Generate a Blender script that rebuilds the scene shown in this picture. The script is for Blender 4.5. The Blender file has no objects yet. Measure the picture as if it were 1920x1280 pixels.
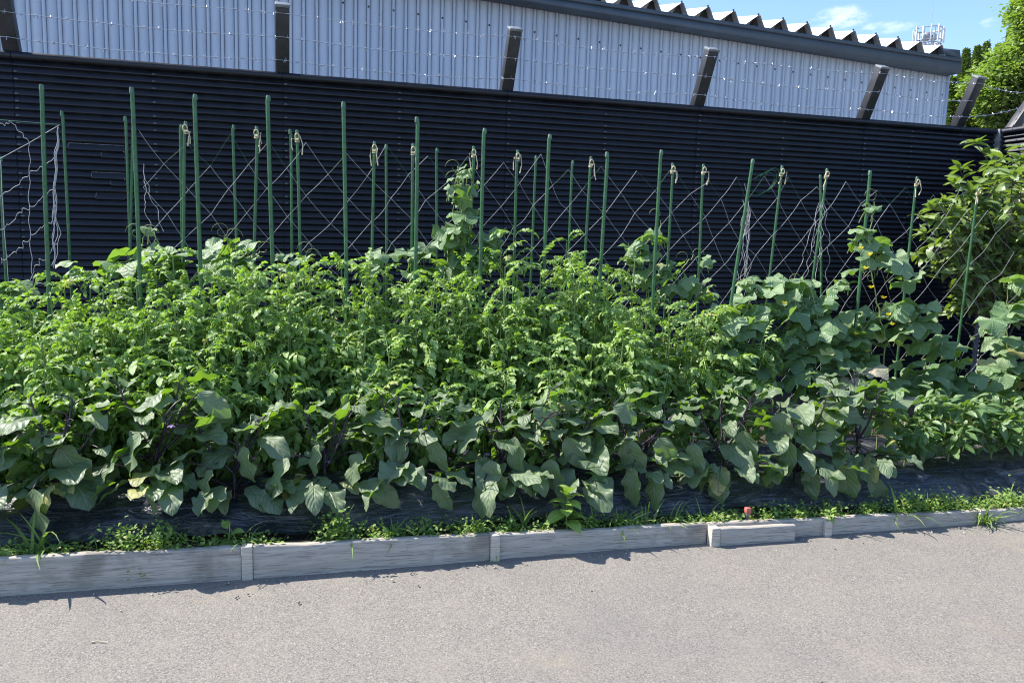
import bpy, math
import numpy as np
from math import radians, sin, cos, pi

SC = bpy.context.scene
COL = SC.collection
rng = np.random.default_rng(7)

# ------------------------------------------------------------------ camera
FPX, PITCH, ROLL, CAMH = 1440.0, math.atan(184 / 1440), 0.03, 1.3
FW = np.array([0, cos(PITCH), -sin(PITCH)])
R0 = np.array([1, 0, 0.]); U0 = np.array([0, sin(PITCH), cos(PITCH)])
RT = cos(ROLL) * R0 + sin(ROLL) * U0
UP = cos(ROLL) * U0 - sin(ROLL) * R0
EYE = np.array([0, 0, CAMH])
cam = bpy.data.cameras.new('camera'); cam_ob = bpy.data.objects.new('camera', cam); COL.objects.link(cam_ob)
from mathutils import Matrix, Vector
M = Matrix(((RT[0], UP[0], -FW[0], 0), (RT[1], UP[1], -FW[1], 0), (RT[2], UP[2], -FW[2], CAMH), (0, 0, 0, 1)))
cam_ob.matrix_world = M
cam.sensor_width = 36; cam.lens = 36 * FPX / 1920; cam.clip_start = 0.05; cam.clip_end = 3000
SC.camera = cam_ob

# ------------------------------------------------------------------ light
SUN = np.array([-0.90, 0.23, 1.04]); SUN /= np.linalg.norm(SUN)
SUN_EL = math.asin(SUN[2]); SUN_AZ = math.atan2(SUN[0], SUN[1])
sl = bpy.data.lights.new('sun', 'SUN'); sl.energy = 5.0; sl.angle = radians(0.5); sl.color = (1.0, 0.95, 0.87)
so = bpy.data.objects.new('sun', sl); COL.objects.link(so)
so.rotation_euler = Vector(-SUN).to_track_quat('-Z', 'Y').to_euler(); so.location = (-6, 3, 9)

W = bpy.data.worlds.new('World'); SC.world = W; W.use_nodes = True
wt = W.node_tree; wt.nodes.clear()
def wn(t, **k):
    n = wt.nodes.new(t)
    for a, b in k.items(): setattr(n, a, b)
    return n
wo = wn('ShaderNodeOutputWorld'); wb = wn('ShaderNodeBackground'); wb.inputs[1].default_value = 0.13
sky = wn('ShaderNodeTexSky', sky_type='NISHITA'); sky.sun_disc = False
sky.sun_elevation = SUN_EL; sky.sun_rotation = SUN_AZ; sky.air_density = 1.0; sky.dust_density = 0.6; sky.ozone_density = 2.0
tc = wn('ShaderNodeTexCoord')
def wmath(op, a, b=None):
    n = wn('ShaderNodeMath', operation=op)
    for i, v in enumerate((a, b)):
        if v is None: continue
        if isinstance(v, (int, float)): n.inputs[i].default_value = v
        else: wt.links.new(v, n.inputs[i])
    return n.outputs[0]
def wdot(vec, c):
    n = wn('ShaderNodeVectorMath', operation='DOT_PRODUCT'); n.inputs[1].default_value = c
    wt.links.new(vec, n.inputs[0]); return n.outputs['Value']
nz = wn('ShaderNodeTexNoise'); nz.inputs['Scale'].default_value = 34; nz.inputs['Detail'].default_value = 7
nz.inputs['Roughness'].default_value = 0.62
mp = wn('ShaderNodeMapping'); mp.inputs['Scale'].default_value = (1, 1, 2.6)
wt.links.new(tc.outputs['Generated'], mp.inputs[0]); wt.links.new(mp.outputs[0], nz.inputs['Vector'])
mask = None
# clouds in the dome: direction, half width, half height (radians), weight
for az, el, hw, hh, wgt in ((21.6, 15.0, .050, .019, .95), (24.2, 14.3, .055, .011, .85), (30.3, 14.0, .018, .009, .75), (25.5, 12.9, .05, .007, .65),
                            (-30, 30, .3, .08, .9), (80, 30, .3, .1, 1), (-110, 35, .4, .12, 1), (160, 40, .4, .1, 1)):
    a, e = radians(az), radians(el)
    d = (sin(a) * cos(e), cos(a) * cos(e), sin(e)); r = (cos(a), -sin(a), 0)
    u = (-sin(a) * sin(e), -cos(a) * sin(e), cos(e))
    g = tc.outputs['Generated']
    x2 = wmath('POWER', wmath('DIVIDE', wdot(g, r), hw), 2); y2 = wmath('POWER', wmath('DIVIDE', wdot(g, u), hh), 2)
    front = wmath('GREATER_THAN', wdot(g, d), 0.3)
    f = wmath('MULTIPLY', wmath('MULTIPLY', wmath('MAXIMUM', wmath('SUBTRACT', 1.15, wmath('ADD', x2, y2)), 0), wgt), front)
    mask = f if mask is None else wmath('MAXIMUM', mask, f)
cl = wn('ShaderNodeMapRange'); cl.interpolation_type = 'SMOOTHSTEP'
cl.inputs[1].default_value = 0.36; cl.inputs[2].default_value = 0.78
wt.links.new(wmath('MULTIPLY', nz.outputs[0], wmath('ADD', wmath('MULTIPLY', mask, 1.25), 0.0)), cl.inputs[0])
mx = wn('ShaderNodeMix', data_type='RGBA'); mx.inputs[7].default_value = (5.6, 5.9, 6.6, 1)
tintsky = wn('ShaderNodeMix', data_type='RGBA', blend_type='MULTIPLY'); tintsky.inputs[0].default_value = 1
tintsky.inputs[7].default_value = (.92, 1.0, 1.14, 1)
wt.links.new(sky.outputs[0], tintsky.inputs[6])
wt.links.new(wmath('MULTIPLY', cl.outputs[0], 0.52), mx.inputs[0]); wt.links.new(tintsky.outputs[2], mx.inputs[6])
wt.links.new(mx.outputs[2], wb.inputs[0]); wt.links.new(wb.outputs[0], wo.inputs[0])
SC.view_settings.view_transform = 'Standard'; SC.view_settings.look = 'None'
SC.view_settings.gamma = 1; SC.view_settings.exposure = 1.02
SC.cycles.filter_width = 1.1; SC.cycles.max_bounces = 8; SC.cycles.diffuse_bounces = 4; SC.cycles.transmission_bounces = 6

# ------------------------------------------------------------------ geometry of the place
YAW = radians(14.55)                      # the timber edging, rows and net
RD = np.array([cos(YAW), sin(YAW), 0]); ND = np.array([-sin(YAW), cos(YAW), 0]); O = np.array([0, 3.05, 0])
FY = radians(17.1)                        # the fence and the building
FR = np.array([cos(FY), sin(FY), 0]); FN = np.array([-sin(FY), cos(FY), 0])
ZUP = np.array([0, 0, 1.])
def ray(x, y): return FW + (x - 960) / FPX * RT - (y - 640) / FPX * UP
def hit(x, y, p0, n):
    d = ray(x, y); return EYE + d * (np.dot(p0 - EYE, n) / np.dot(d, n))
def at_row(x, y, t): return hit(x, y, O + ND * t, ND)          # a point in the upright plane t metres behind the edging
def at_fence(x, y, z0): return hit(x, y, np.array([0, z0, 0]), FN)
def at_z(x, y, z):
    d = ray(x, y); return EYE + d * ((z - CAMH) / d[2])
def bed(s, t, z=0.): return O + RD * s + ND * t + ZUP * z
def s_of(p): return float(np.dot(p - O, RD))
def edge_z(s): return 0.107 - 0.0175 * s                      # top of the edging boards
TP = [-.5, .03, .12, .17, .22, .29, .38, .54, .66, .78, .95, 1.2, 9]
HP = [-.018, -.018, -.02, -.012, .03, .075, .10, .10, .06, -.01, -.02, 0, 0]
def soil_z(s, t): return edge_z(s) * (1 if t < 1 else 1) + np.interp(t, TP, HP)
def nrm(v): return v / (np.linalg.norm(v) + 1e-12)

# ------------------------------------------------------------------ mesh helpers
class MB:
    def __init__(s): s.v = []; s.f = []; s.uv = []; s.va = []; s.mi = []; s.n = 0
    def add(s, v, f, uv=None, var=None, mat=0):
        v = np.asarray(v, float); f = np.asarray(f, int)
        s.v.append(v); s.f.append(f + s.n)
        s.uv.append(np.zeros((len(v), 2)) if uv is None else uv)
        va = np.zeros((len(v), 3)) if var is None else np.broadcast_to(np.asarray(var, float), (len(v), 3))
        s.va.append(va); s.mi.append(np.full(len(f), mat)); s.n += len(v)
    def box(s, c, hx, hy, hz, ax=None, mat=0, var=None):
        X, Y, Z = ax if ax is not None else (np.array([1, 0, 0.]), np.array([0, 1, 0.]), ZUP)
        c = np.asarray(c, float)
        v = [c + X * hx * a + Y * hy * b + Z * hz * d for d in (-1, 1) for b in (-1, 1) for a in (-1, 1)]
        f = [(0, 2, 3, 1), (4, 5, 7, 6), (0, 1, 5, 4), (2, 6, 7, 3), (0, 4, 6, 2), (1, 3, 7, 5)]
        s.add(v, f, mat=mat, var=var)
    def tube(s, P, r, n=5, cap=False, mat=0, var=None):
        P = np.asarray(P, float); m = len(P); r = np.broadcast_to(np.asarray(r, float), (m,))
        T = np.gradient(P, axis=0); T /= (np.linalg.norm(T, axis=1, keepdims=True) + 1e-12)
        ref = np.array([0.31, 0.2, 1.0]) if abs(T[:, 2]).mean() < .85 else np.array([1., .2, .1])
        A = np.cross(T, ref); A /= (np.linalg.norm(A, axis=1, keepdims=True) + 1e-12); B = np.cross(T, A)
        th = np.arange(n) * 2 * pi / n
        ring = P[:, None] + r[:, None, None] * (A[:, None] * np.cos(th)[None, :, None] + B[:, None] * np.sin(th)[None, :, None])
        v = ring.reshape(-1, 3)
        i = np.arange(m - 1)[:, None] * n; j = np.arange(n)[None]; k = (j + 1) % n
        f = np.stack([i + j, i + k, i + n + k, i + n + j], -1).reshape(-1, 4)
        uv = np.stack([np.repeat(np.linspace(0, 1, m), n), np.tile(np.linspace(0, 1, n), m)], 1)
        s.add(v, f, uv, var, mat)
        if cap and n in (4, 6, 8):
            for base, flip in ((0, 1), ((m - 1) * n, 0)):
                q = [(0, 1, 2, 3)] if n == 4 else ([(0, 1, 2, 3), (0, 3, 4, 5)] if n == 6 else [(0, 1, 2, 3), (0, 3, 4, 7), (4, 5, 6, 7)])
                q = [tuple(reversed(x)) if flip else x for x in q]
                s.add(v[base:base + n], q, None, var, mat)
    def build(s, name, mats, parent=None, smooth=True, bevel=0):
        me = bpy.data.meshes.new(name)
        v = np.concatenate(s.v); f = np.concatenate(s.f); uv = np.concatenate(s.uv); va = np.concatenate(s.va); mi = np.concatenate(s.mi)
        origin = np.zeros(3)
        if parent is None: origin = np.array([v[:, 0].mean(), v[:, 1].mean(), v[:, 2].min()])
        else: origin = np.array(parent.location) if parent.parent is None else np.array(parent.location) + np.array(parent.parent.location)
        vl = v - origin
        me.vertices.add(len(v)); me.vertices.foreach_set('co', vl.astype(np.float32).ravel())
        me.loops.add(f.size); me.loops.foreach_set('vertex_index', f.astype(np.int32).ravel())
        me.polygons.add(len(f)); me.polygons.foreach_set('loop_start', np.arange(0, f.size, 4, dtype=np.int32))
        me.polygons.foreach_set('material_index', mi.astype(np.int32))
        if smooth: me.polygons.foreach_set('use_smooth', np.ones(len(f), bool))
        ul = me.uv_layers.new(name='UVMap'); ul.data.foreach_set('uv', uv[f.ravel()].astype(np.float32).ravel())
        at = me.attributes.new('var', 'FLOAT_VECTOR', 'POINT'); at.data.foreach_set('vector', va.astype(np.float32).ravel())
        me.update(calc_edges=True); me.validate()
        o = bpy.data.objects.new(name, me); COL.objects.link(o)
        for m in (mats if isinstance(mats, (list, tuple)) else [mats]): me.materials.append(m)
        if parent is not None: o.parent = parent
        else: o.location = origin
        if bevel:
            b = o.modifiers.new('bevel', 'BEVEL'); b.width = bevel; b.segments = 2; b.limit_method = 'ANGLE'
        return o

def thing(name, label, cat, loc, group=None):
    o = bpy.data.objects.new(name, None); COL.objects.link(o); o.location = loc; o.empty_display_size = .05
    return tag(o, label, cat, group)
def tag(o, label=None, cat=None, group=None, kind=None):
    if label: o['label'] = label
    if cat: o['category'] = cat
    if group: o['group'] = group
    if kind: o['kind'] = kind
    return o

# ------------------------------------------------------------------ materials
class NT:
    def __init__(s, name):
        s.m = bpy.data.materials.new(name); s.m.use_nodes = True; s.t = s.m.node_tree; s.t.nodes.clear()
        s.out = s.n('ShaderNodeOutputMaterial')
    def n(s, t, **k):
        n = s.t.nodes.new(t)
        for a, b in k.items(): setattr(n, a, b)
        return n
    def put(s, sock, v):
        if v is None: return
        if hasattr(v, 'is_linked') or hasattr(v, 'links'): s.t.links.new(v, sock)
        elif isinstance(v, (tuple, list)) and len(v) == 3 and sock.type == 'RGBA': sock.default_value = (*v, 1)
        else: sock.default_value = v
    def math(s, op, a, b=None, c=None):
        n = s.n('ShaderNodeMath', operation=op)
        for i, v in enumerate((a, b, c)): s.put(n.inputs[i], v)
        return n.outputs[0]
    def mix(s, f, a, b, mode='MIX'):
        n = s.n('ShaderNodeMix', data_type='RGBA', blend_type=mode); s.put(n.inputs[0], f); s.put(n.inputs[6], a); s.put(n.inputs[7], b)
        return n.outputs[2]
    def noise(s, scale, detail=4, rough=.55, vec=None, dist=0):
        n = s.n('ShaderNodeTexNoise'); n.inputs['Scale'].default_value = scale; n.inputs['Detail'].default_value = detail
        n.inputs['Roughness'].default_value = rough; n.inputs['Distortion'].default_value = dist
        if vec is not None: s.t.links.new(vec, n.inputs['Vector'])
        return n.outputs[0]
    def obj(s, scale=None, rot=None):
        t = s.n('ShaderNodeTexCoord').outputs['Object']
        if scale is None and rot is None: return t
        m = s.n('ShaderNodeMapping'); s.t.links.new(t, m.inputs[0])
        if rot:                                   # turn first, then stretch along the turned axes
            m.vector_type = 'TEXTURE'; m.inputs['Rotation'].default_value = tuple(-a for a in rot)
            m.inputs['Scale'].default_value = tuple(1 / a for a in scale); return m.outputs[0]
        if scale: m.inputs['Scale'].default_value = scale
        if rot: m.inputs['Rotation'].default_value = rot
        return m.outputs[0]
    def rng(s, v, a, b, c=0., d=1., smooth=True):
        n = s.n('ShaderNodeMapRange'); n.interpolation_type = 'SMOOTHSTEP' if smooth else 'LINEAR'
        s.put(n.inputs[0], v)
        for i, x in enumerate((a, b, c, d)): n.inputs[i + 1].default_value = x
        return n.outputs[0]
    def attr(s):
        a = s.n('ShaderNodeAttribute', attribute_name='var'); x = s.n('ShaderNodeSeparateXYZ'); s.t.links.new(a.outputs['Vector'], x.inputs[0])
        return x.outputs
    def uv(s):
        a = s.n('ShaderNodeUVMap'); x = s.n('ShaderNodeSeparateXYZ'); s.t.links.new(a.outputs[0], x.inputs[0]); return x.outputs
    def bump(s, h, strength=.3, dist=.01):
        b = s.n('ShaderNodeBump'); b.inputs['Strength'].default_value = strength; b.inputs['Distance'].default_value = dist
        s.t.links.new(h, b.inputs['Height']); return b.outputs[0]
    def bsdf(s, col, rough=.6, metal=0., spec=.5, normal=None, coat=0):
        p = s.n('ShaderNodeBsdfPrincipled'); s.put(p.inputs['Base Color'], col); s.put(p.inputs['Roughness'], rough)
        s.put(p.inputs['Metallic'], metal); s.put(p.inputs['Specular IOR Level'], spec); s.put(p.inputs['Coat Weight'], coat)
        if normal is not None: s.t.links.new(normal, p.inputs['Normal'])
        return p.outputs[0]
    def done(s, sh): s.t.links.new(sh, s.out.inputs[0]); return s.m

def simple(name, col, rough=.5, metal=0, var=.25, scale=8, bump=0, spec=.5):
    t = NT(name); nz = t.noise(scale, 5, .6, t.obj())
    c = t.mix(t.rng(nz, .3, .7), tuple(x * (1 - var) for x in col), tuple(min(1, x * (1 + var)) for x in col))
    return t.done(t.bsdf(c, rough, metal, spec, t.bump(nz, bump, .004) if bump else None))

def leaf_mat(name, dark, light, trans, yellow=(.40, .38, .13), dry=(.44, .37, .27), rough=.42, spec=.5, veins='pinnate', vein_col=None, tw=.35, vk=7., bump=.35):
    t = NT(name); a = t.attr(); uv = t.uv()
    nz = t.noise(38, 3, .6, t.obj())
    c = t.mix(t.math('ADD', t.math('MULTIPLY', a[0], .75), t.math('MULTIPLY', nz, .25)), dark, light)
    c = t.mix(t.rng(a[1], .0, .5), c, yellow); c = t.mix(t.rng(a[1], .6, 1.), c, dry)
    if veins == 'pinnate':
        av = t.math('ABSOLUTE', t.math('SUBTRACT', uv[1], .5))
        ph = t.math('FRACT', t.math('SUBTRACT', t.math('MULTIPLY', uv[0], vk), t.math('MULTIPLY', av, vk * .75)))
        lat = t.rng(t.math('ABSOLUTE', t.math('SUBTRACT', ph, .5)), .0, .13, 1, 0)
        mid = t.rng(av, .0, .045, 1, 0); h0 = t.math('ABSOLUTE', t.math('SUBTRACT', ph, .5))
    else:
        ph = t.math('FRACT', t.math('ADD', t.math('MULTIPLY', uv[1], 5.), .5))
        d = t.math('MULTIPLY', t.math('ABSOLUTE', t.math('SUBTRACT', ph, .5)), t.math('ADD', uv[0], .1))
        mid = t.rng(d, .0, .05, 1, 0)
        ph2 = t.math('FRACT', t.math('ADD', t.math('MULTIPLY', uv[0], 6.), t.math('MULTIPLY', t.math('ABSOLUTE', t.math('SUBTRACT', ph, .5)), 5.)))
        h0 = t.math('ABSOLUTE', t.math('SUBTRACT', ph2, .5)); lat = t.rng(h0, 0., .12, 1, 0)
    vc = vein_col or tuple(min(1, x * 1.9 + .03) for x in light)
    c = t.mix(t.math('MULTIPLY', lat, .38), c, vc); c = t.mix(t.math('MULTIPLY', mid, .7), c, vc)
    h = t.math('ADD', t.math('MULTIPLY', h0, .6), t.math('ADD', t.math('MULTIPLY', nz, .5), t.math('MULTIPLY', mid, -.5)))
    bp = t.bump(h, bump, .006)
    p = t.bsdf(c, t.math('ADD', rough, t.math('MULTIPLY', a[0], .12)), 0, spec, bp)
    tr = t.n('ShaderNodeBsdfTranslucent'); tcx = t.mix(t.rng(a[1], .1, .8), trans, tuple(x * 1.5 for x in yellow))
    tcx = t.mix(t.math('MULTIPLY', t.math('MAXIMUM', mid, t.math('MULTIPLY', lat, .5)), .5), tcx, tuple(x * .5 for x in trans)); t.put(tr.inputs[0], tcx)
    mxs = t.n('ShaderNodeMixShader'); mxs.inputs[0].default_value = tw
    t.t.links.new(p, mxs.inputs[1]); t.t.links.new(tr.outputs[0], mxs.inputs[2])
    return t.done(mxs.outputs[0])

def stem_mat(name, a, b, rough=.5):
    t = NT(name); nz = t.noise(40, 3, .6, t.obj()); return t.done(t.bsdf(t.mix(nz, a, b), rough))

def asphalt():
    t = NT('asphalt'); v = t.obj()
    big = t.noise(.8, 5, .6, v, .6); med = t.noise(5, 5, .65, v); fine = t.noise(230, 3, .7, v)
    vo = t.n('ShaderNodeTexVoronoi'); vo.inputs['Scale'].default_value = 250; t.t.links.new(v, vo.inputs['Vector'])
    sp = t.n('ShaderNodeSeparateColor'); t.t.links.new(vo.outputs['Color'], sp.inputs[0])
    stone = t.mix(sp.outputs[0], (.125, .12, .115), (.365, .345, .32))
    stone = t.mix(t.rng(sp.outputs[1], .86, .95), stone, (.08, .08, .085))
    v2 = t.n('ShaderNodeTexVoronoi'); v2.inputs['Scale'].default_value = 105; t.t.links.new(v, v2.inputs['Vector'])
    s2 = t.n('ShaderNodeSeparateColor'); t.t.links.new(v2.outputs['Color'], s2.inputs[0]); core = t.rng(v2.outputs['Distance'], .2, .42, 1, 0)
    stone = t.mix(t.math('MULTIPLY', core, t.rng(s2.outputs[0], .84, .90)), stone, (.46, .44, .41)); stone = t.mix(t.math('MULTIPLY', core, t.rng(s2.outputs[1], .86, .92)), stone, (.075, .075, .08))
    c = t.mix(.40, stone, t.mix(t.rng(fine, .35, .65), (.175, .168, .16), (.265, .25, .235)))
    c = t.mix(t.math('MULTIPLY', t.rng(med, .42, .68), .25), c, (.30, .28, .25))
    c = t.mix(t.math('MULTIPLY', t.rng(big, .44, .66), .32), c, (.165, .16, .165))
    dust = t.noise(1.4, 6, .7, v, .8)
    c = t.mix(t.math('MULTIPLY', t.rng(dust, .56, .74), .5), c, (.33, .285, .225))
    h = t.math('ADD', t.math('MULTIPLY', vo.outputs['Distance'], -.8), t.math('MULTIPLY', fine, .8))
    c = t.mix(1., c, (.845, .812, .765), 'MULTIPLY')
    return t.done(t.bsdf(c, .9, 0, .25, t.bump(h, .22, .003)))

def soil():
    t = NT('soil'); v = t.obj(); n1 = t.noise(14, 8, .7, v); n2 = t.noise(90, 4, .7, v)
    c = t.mix(t.rng(n1, .3, .7), (.055, .042, .032), (.15, .12, .09)); c = t.mix(t.rng(n2, .55, .75), c, (.22, .18, .14))
    return t.done(t.bsdf(c, .95, 0, .2, t.bump(t.math('ADD', n1, n2), .9, .02)))

def film():
    t = NT('mulch_film'); v = t.obj((1, 1, 1)); w = t.obj((1.2, 7, 7), (0, 0, -YAW)); w2 = t.obj((5, 30, 30), (0, 0, -YAW))
    n1 = t.noise(3.2, 5, .6, w, .6); n2 = t.noise(3, 5, .65, w2, .5); d = t.noise(6, 6, .7, v)
    c = t.mix(t.rng(d, .50, .78), (.020, .023, .036), (.20, .19, .175))
    h = t.math('ADD', t.math('MULTIPLY', n1, 1.), t.math('MULTIPLY', n2, .10))
    return t.done(t.bsdf(c, t.rng(d, .35, .75, .20, .55), 0, .9, t.bump(h, 1., .022)))

def wood(name, a, b):
    t = NT(name); v = t.obj((1.0, 24, 24), (0, 0, -YAW)); g = t.noise(3, 6, .65, v, .25); g2 = t.noise(9, 3, .6, v, .2); st = t.noise(4, 5, .65, t.obj())
    c = t.mix(t.rng(g, .3, .7), a, b); c = t.mix(t.math('MULTIPLY', t.rng(g2, .54, .66), .8), c, tuple(x * .55 for x in a))
    c = t.mix(t.math('MULTIPLY', t.rng(st, .50, .68), .6), c, (.16, .145, .115))
    c = t.mix(t.math('MULTIPLY', t.rng(st, .48, .25), .3), c, (.33, .31, .29))
    return t.done(t.bsdf(c, .85, 0, .25, t.bump(t.math('ADD', g, t.math('MULTIPLY', g2, .7)), .8, .006)))

def wall_metal():
    t = NT('painted_cladding'); v = t.obj(); n = t.noise(.8, 4, .6, v); st = t.noise(1.2, 5, .6, t.obj((6, 6, .35)))
    c = t.mix(t.rng(n, .3, .7), (.41, .47, .565), (.465, .525, .62)); c = t.mix(t.math('MULTIPLY', t.rng(st, .5, .75), .18), c, (.33, .39, .48))
    return t.done(t.bsdf(c, .38, 0, .5))

def black_paint():
    t = NT('black_fence_paint'); v = t.obj(); n = t.noise(9, 5, .6, v); st = t.noise(2.5, 6, .65, t.obj((1, 1, 9)))
    bg = t.noise(.45, 3, .6, t.obj((1, 1, .5))); c = t.mix(t.rng(n, .35, .7), (.004, .0048, .008), (.008, .009, .0145)); c = t.mix(t.math('MULTIPLY', t.rng(bg, .4, .65), .5), c, (.010, .013, .028)); c = t.mix(t.math('MULTIPLY', t.rng(st, .64, .82), .22), c, (.035, .035, .045))
    return t.done(t.bsdf(c, t.rng(n, .3, .7, .35, .55), 0, .5))

MAT = dict(
    asphalt=asphalt(), soil=soil(), film=film(), board=wood('weathered_board', (.33, .295, .25), (.50, .45, .385)),
    peg=wood('pale_peg', (.42, .38, .32), (.60, .55, .46)), wall=wall_metal(), black=black_paint(),
    arm=simple('dark_steel', (.022, .022, .026), .45, 0, .35, 12), clip=simple('clip_metal', (.13, .13, .14), .5, 0, .3, 12), cap=simple('cap_plastic', (.16, .17, .18), .5, 0, .25, 20),
    fascia=simple('slate_trim', (.055, .078, .105), .5, 0, .12, 3), roof=simple('pale_roof_sheet', (.78, .78, .77), .45, 0, .06, 4),
    rooftri=simple('rib_closure', (.075, .06, .05), .7, 0, .5, 9), galv=simple('galvanised_wire', (.52, .54, .58), .30, .85, .1, 40),
    stake=simple('green_coated_stake', (.040, .120, .045), .42, 0, .22, 30, .15), stakecap=simple('stake_cap', (.07, .15, .08), .5, 0, .2, 30),
    twine=simple('cream_twine', (.62, .54, .36), .8, 0, .3, 60), net=simple('white_net_cord', (.46, .46, .48), .6, 0, .1, 40),
    netg=simple('green_net_cord', (.025, .14, .06), .5, 0, .2, 40),
    red=simple('red_paint', (.48, .13, .11), .6, 0, .25, 60), greypeg=simple('grey_peg', (.20, .18, .16), .8, 0, .3, 50),
    ground=simple('yard_gravel', (.25, .235, .21), .95, 0, .35, 3, .4),
    mast=simple('mast_white', (.55, .57, .60), .5, 0, .1, 2), mastg=simple('mast_steel', (.32, .34, .38), .5, .2, .2, 2),
    egg=leaf_mat('eggplant_leaf', (.086, .136, .064), (.185, .242, .132), (.24, .46, .012), rough=.47, spec=.6, vein_col=(.27, .30, .21), tw=.30, vk=6, bump=.8),
    eggstem=stem_mat('eggplant_stem', (.018, .010, .022), (.05, .035, .05), .4),
    tom=leaf_mat('tomato_leaf', (.078, .155, .042), (.285, .405, .110), (.36, .62, .03), rough=.46, spec=.7, tw=.32, vk=6),
    tomstem=stem_mat('tomato_stem', (.11, .18, .045), (.19, .25, .08)),
    cuc=leaf_mat('cucumber_leaf', (.098, .178, .074), (.215, .305, .150), (.28, .50, .03), rough=.46, spec=.6, veins='palmate', tw=.32, bump=.6),
    cucstem=stem_mat('vine_stem', (.16, .23, .07), (.27, .32, .13)),
    pep=leaf_mat('pepper_leaf', (.065, .13, .042), (.135, .22, .075), (.22, .42, .014), rough=.34, spec=.6, tw=.28),
    shrub=leaf_mat('shrub_leaf', (.090, .150, .046), (.245, .315, .115), (.34, .54, .03), rough=.24, spec=.7, tw=.25),
    bark=stem_mat('bark', (.06, .045, .03), (.14, .11, .08), .9),
    weed=leaf_mat('weed_leaf', (.12, .23, .045), (.26, .38, .09), (.28, .46, .03), rough=.45, tw=.35),
    grass=leaf_mat('grass_blade', (.11, .20, .04), (.25, .36, .09), (.24, .40, .03), rough=.45, tw=.35, veins='pinnate'),
    yellow=leaf_mat('yellow_petal', (.72, .60, .04), (.80, .70, .06), (.8, .65, .04), yellow=(.7, .5, .02), rough=.6, tw=.35),
    purple=leaf_mat('purple_petal', (.22, .12, .34), (.40, .28, .55), (.4, .2, .5), rough=.6, tw=.3),
    tomfruit=simple('green_tomato', (.13, .22, .06), .3, 0, .2, 20),
    conif=leaf_mat('cypress_spray', (.075, .12, .035), (.17, .225, .07), (.18, .30, .02), rough=.6, tw=.2, bump=0),
    broad=leaf_mat('broad_crown_leaf', (.10, .175, .045), (.26, .35, .11), (.34, .52, .035), rough=.5, tw=.35, bump=0),
)

# ------------------------------------------------------------------ ground, road, bed
def sheet(name, P, mat, kind='structure', smooth=True):
    P = np.asarray(P); a, b = P.shape[:2]; mb = MB()
    i = np.arange(a - 1)[:, None] * b + np.arange(b - 1)[None]
    f = np.stack([i, i + b, i + b + 1, i + 1], -1).reshape(-1, 4)
    mb.add(P.reshape(-1, 3), f[:, ::-1]); o = mb.build(name, mat, None, smooth)
    return tag(o, kind=kind) if kind else o
g = MB(); g.add([(-900, -900, -.03), (900, -900, -.03), (900, 900, -.03), (-900, 900, -.03)], [(0, 1, 2, 3)])
tag(g.build('ground', MAT['ground']), kind='structure')
# road: ends under the edging boards
tag(sheet('road', [[bed(s, t, 0.004 * sin(s * 2.1 + t) * (t > -1.5)) for t in (-60, -9, -4, -2.5, -1.5, -1, -.5, .02)] for s in np.concatenate([[-60, -12], np.linspace(-5, 6, 23), [14, 70]])], MAT['asphalt']))
# bed soil
def wob(s, t): return .012 * sin(s * 5.3 + t * 9) + .008 * sin(s * 13.1 - t * 17)
ss = np.linspace(-6, 8, 141); ts = np.concatenate([np.linspace(.03, 1.1, 40), np.linspace(1.2, 4.2, 16)])
tag(sheet('soil', [[bed(s, t, soil_z(s, t) - (.006 if t < .13 else .04) + wob(s, t)) for t in ts] for s in ss], MAT['soil']))
# black plastic mulch film over the front ridge
def film_z(s, t): return soil_z(s, t) + .008 + .012 * sin(s * 5.3 + t * 9) + .008 * sin(s * 13.1 - t * 17) + .003 * sin(s * 31 + 3 * sin(s * 4)) * sin(t * 40 + s * 8) + .002 * sin(s * 57 + t * 22)
s2 = np.linspace(-5, 7, 500); t2 = np.linspace(.145, 1.35, 80)
ed = lambda s: .018 * sin(s * 7) + .012 * sin(s * 17.3)
mul = sheet('mulch_film', [[bed(s, t + ed(s) * (1 if t < .3 else 0), film_z(s, t)) for t in t2] for s in s2], MAT['film'], None)
tag(mul, 'wrinkled black plastic mulch film stretched over the ridges under the vegetables', 'mulch film')

# ------------------------------------------------------------------ timber edging
def s_px(x, y, t=0.): return s_of(at_row(x, y, t))
AX = (RD, ND, ZUP)
BE = [s_px(0, 1080) - 1.1, s_px(452, 1060), s_px(475, 1060), s_px(918, 1030), s_px(937, 1030), s_px(1325, 1000), s_px(1330, 1000), s_px(1832, 970), s_px(1836, 970), s_px(1920, 965) + 1.6]
def board(s0, s1, label, front=0., zoff=0., z0=-.03, thick=.035, seed=0):
    mb = MB(); n = max(6, int((s1 - s0) / .06)); r = np.random.default_rng(seed)
    jit = np.cumsum(r.normal(0, .0012, n + 1)); jit -= np.linspace(jit[0], jit[-1], n + 1)
    S = np.linspace(s0, s1, n + 1); prof = []
    for s, j in zip(S, jit):
        zt = edge_z(s) + zoff + j
        prof.append([bed(s, front, z0), bed(s, front + .001, zt - .004), bed(s, front + .004, zt), bed(s, front + thick - .004, zt), bed(s, front + thick, zt - .004), bed(s, front + thick, z0)])
    P = np.array(prof); k = 6
    i = np.arange(n)[:, None] * k + np.arange(k - 1)[None]
    f = np.stack([i, i + k, i + k + 1, i + 1], -1).reshape(-1, 4)
    mb.add(P.reshape(-1, 3), f)
    for e in (0, n):
        q = P[e]; mb.add([q[0], q[1], q[4], q[5]], [(0, 1, 2, 3)]); mb.add([q[1], q[2], q[3], q[4]], [(0, 1, 2, 3)])
    o = mb.build('edging_board', MAT['board'], None, False)
    return tag(o, label, 'board', 'timber boards edging the vegetable bed')
board(BE[0], BE[1], 'weathered grey edging board running out of the photo on the left', seed=1)
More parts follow.
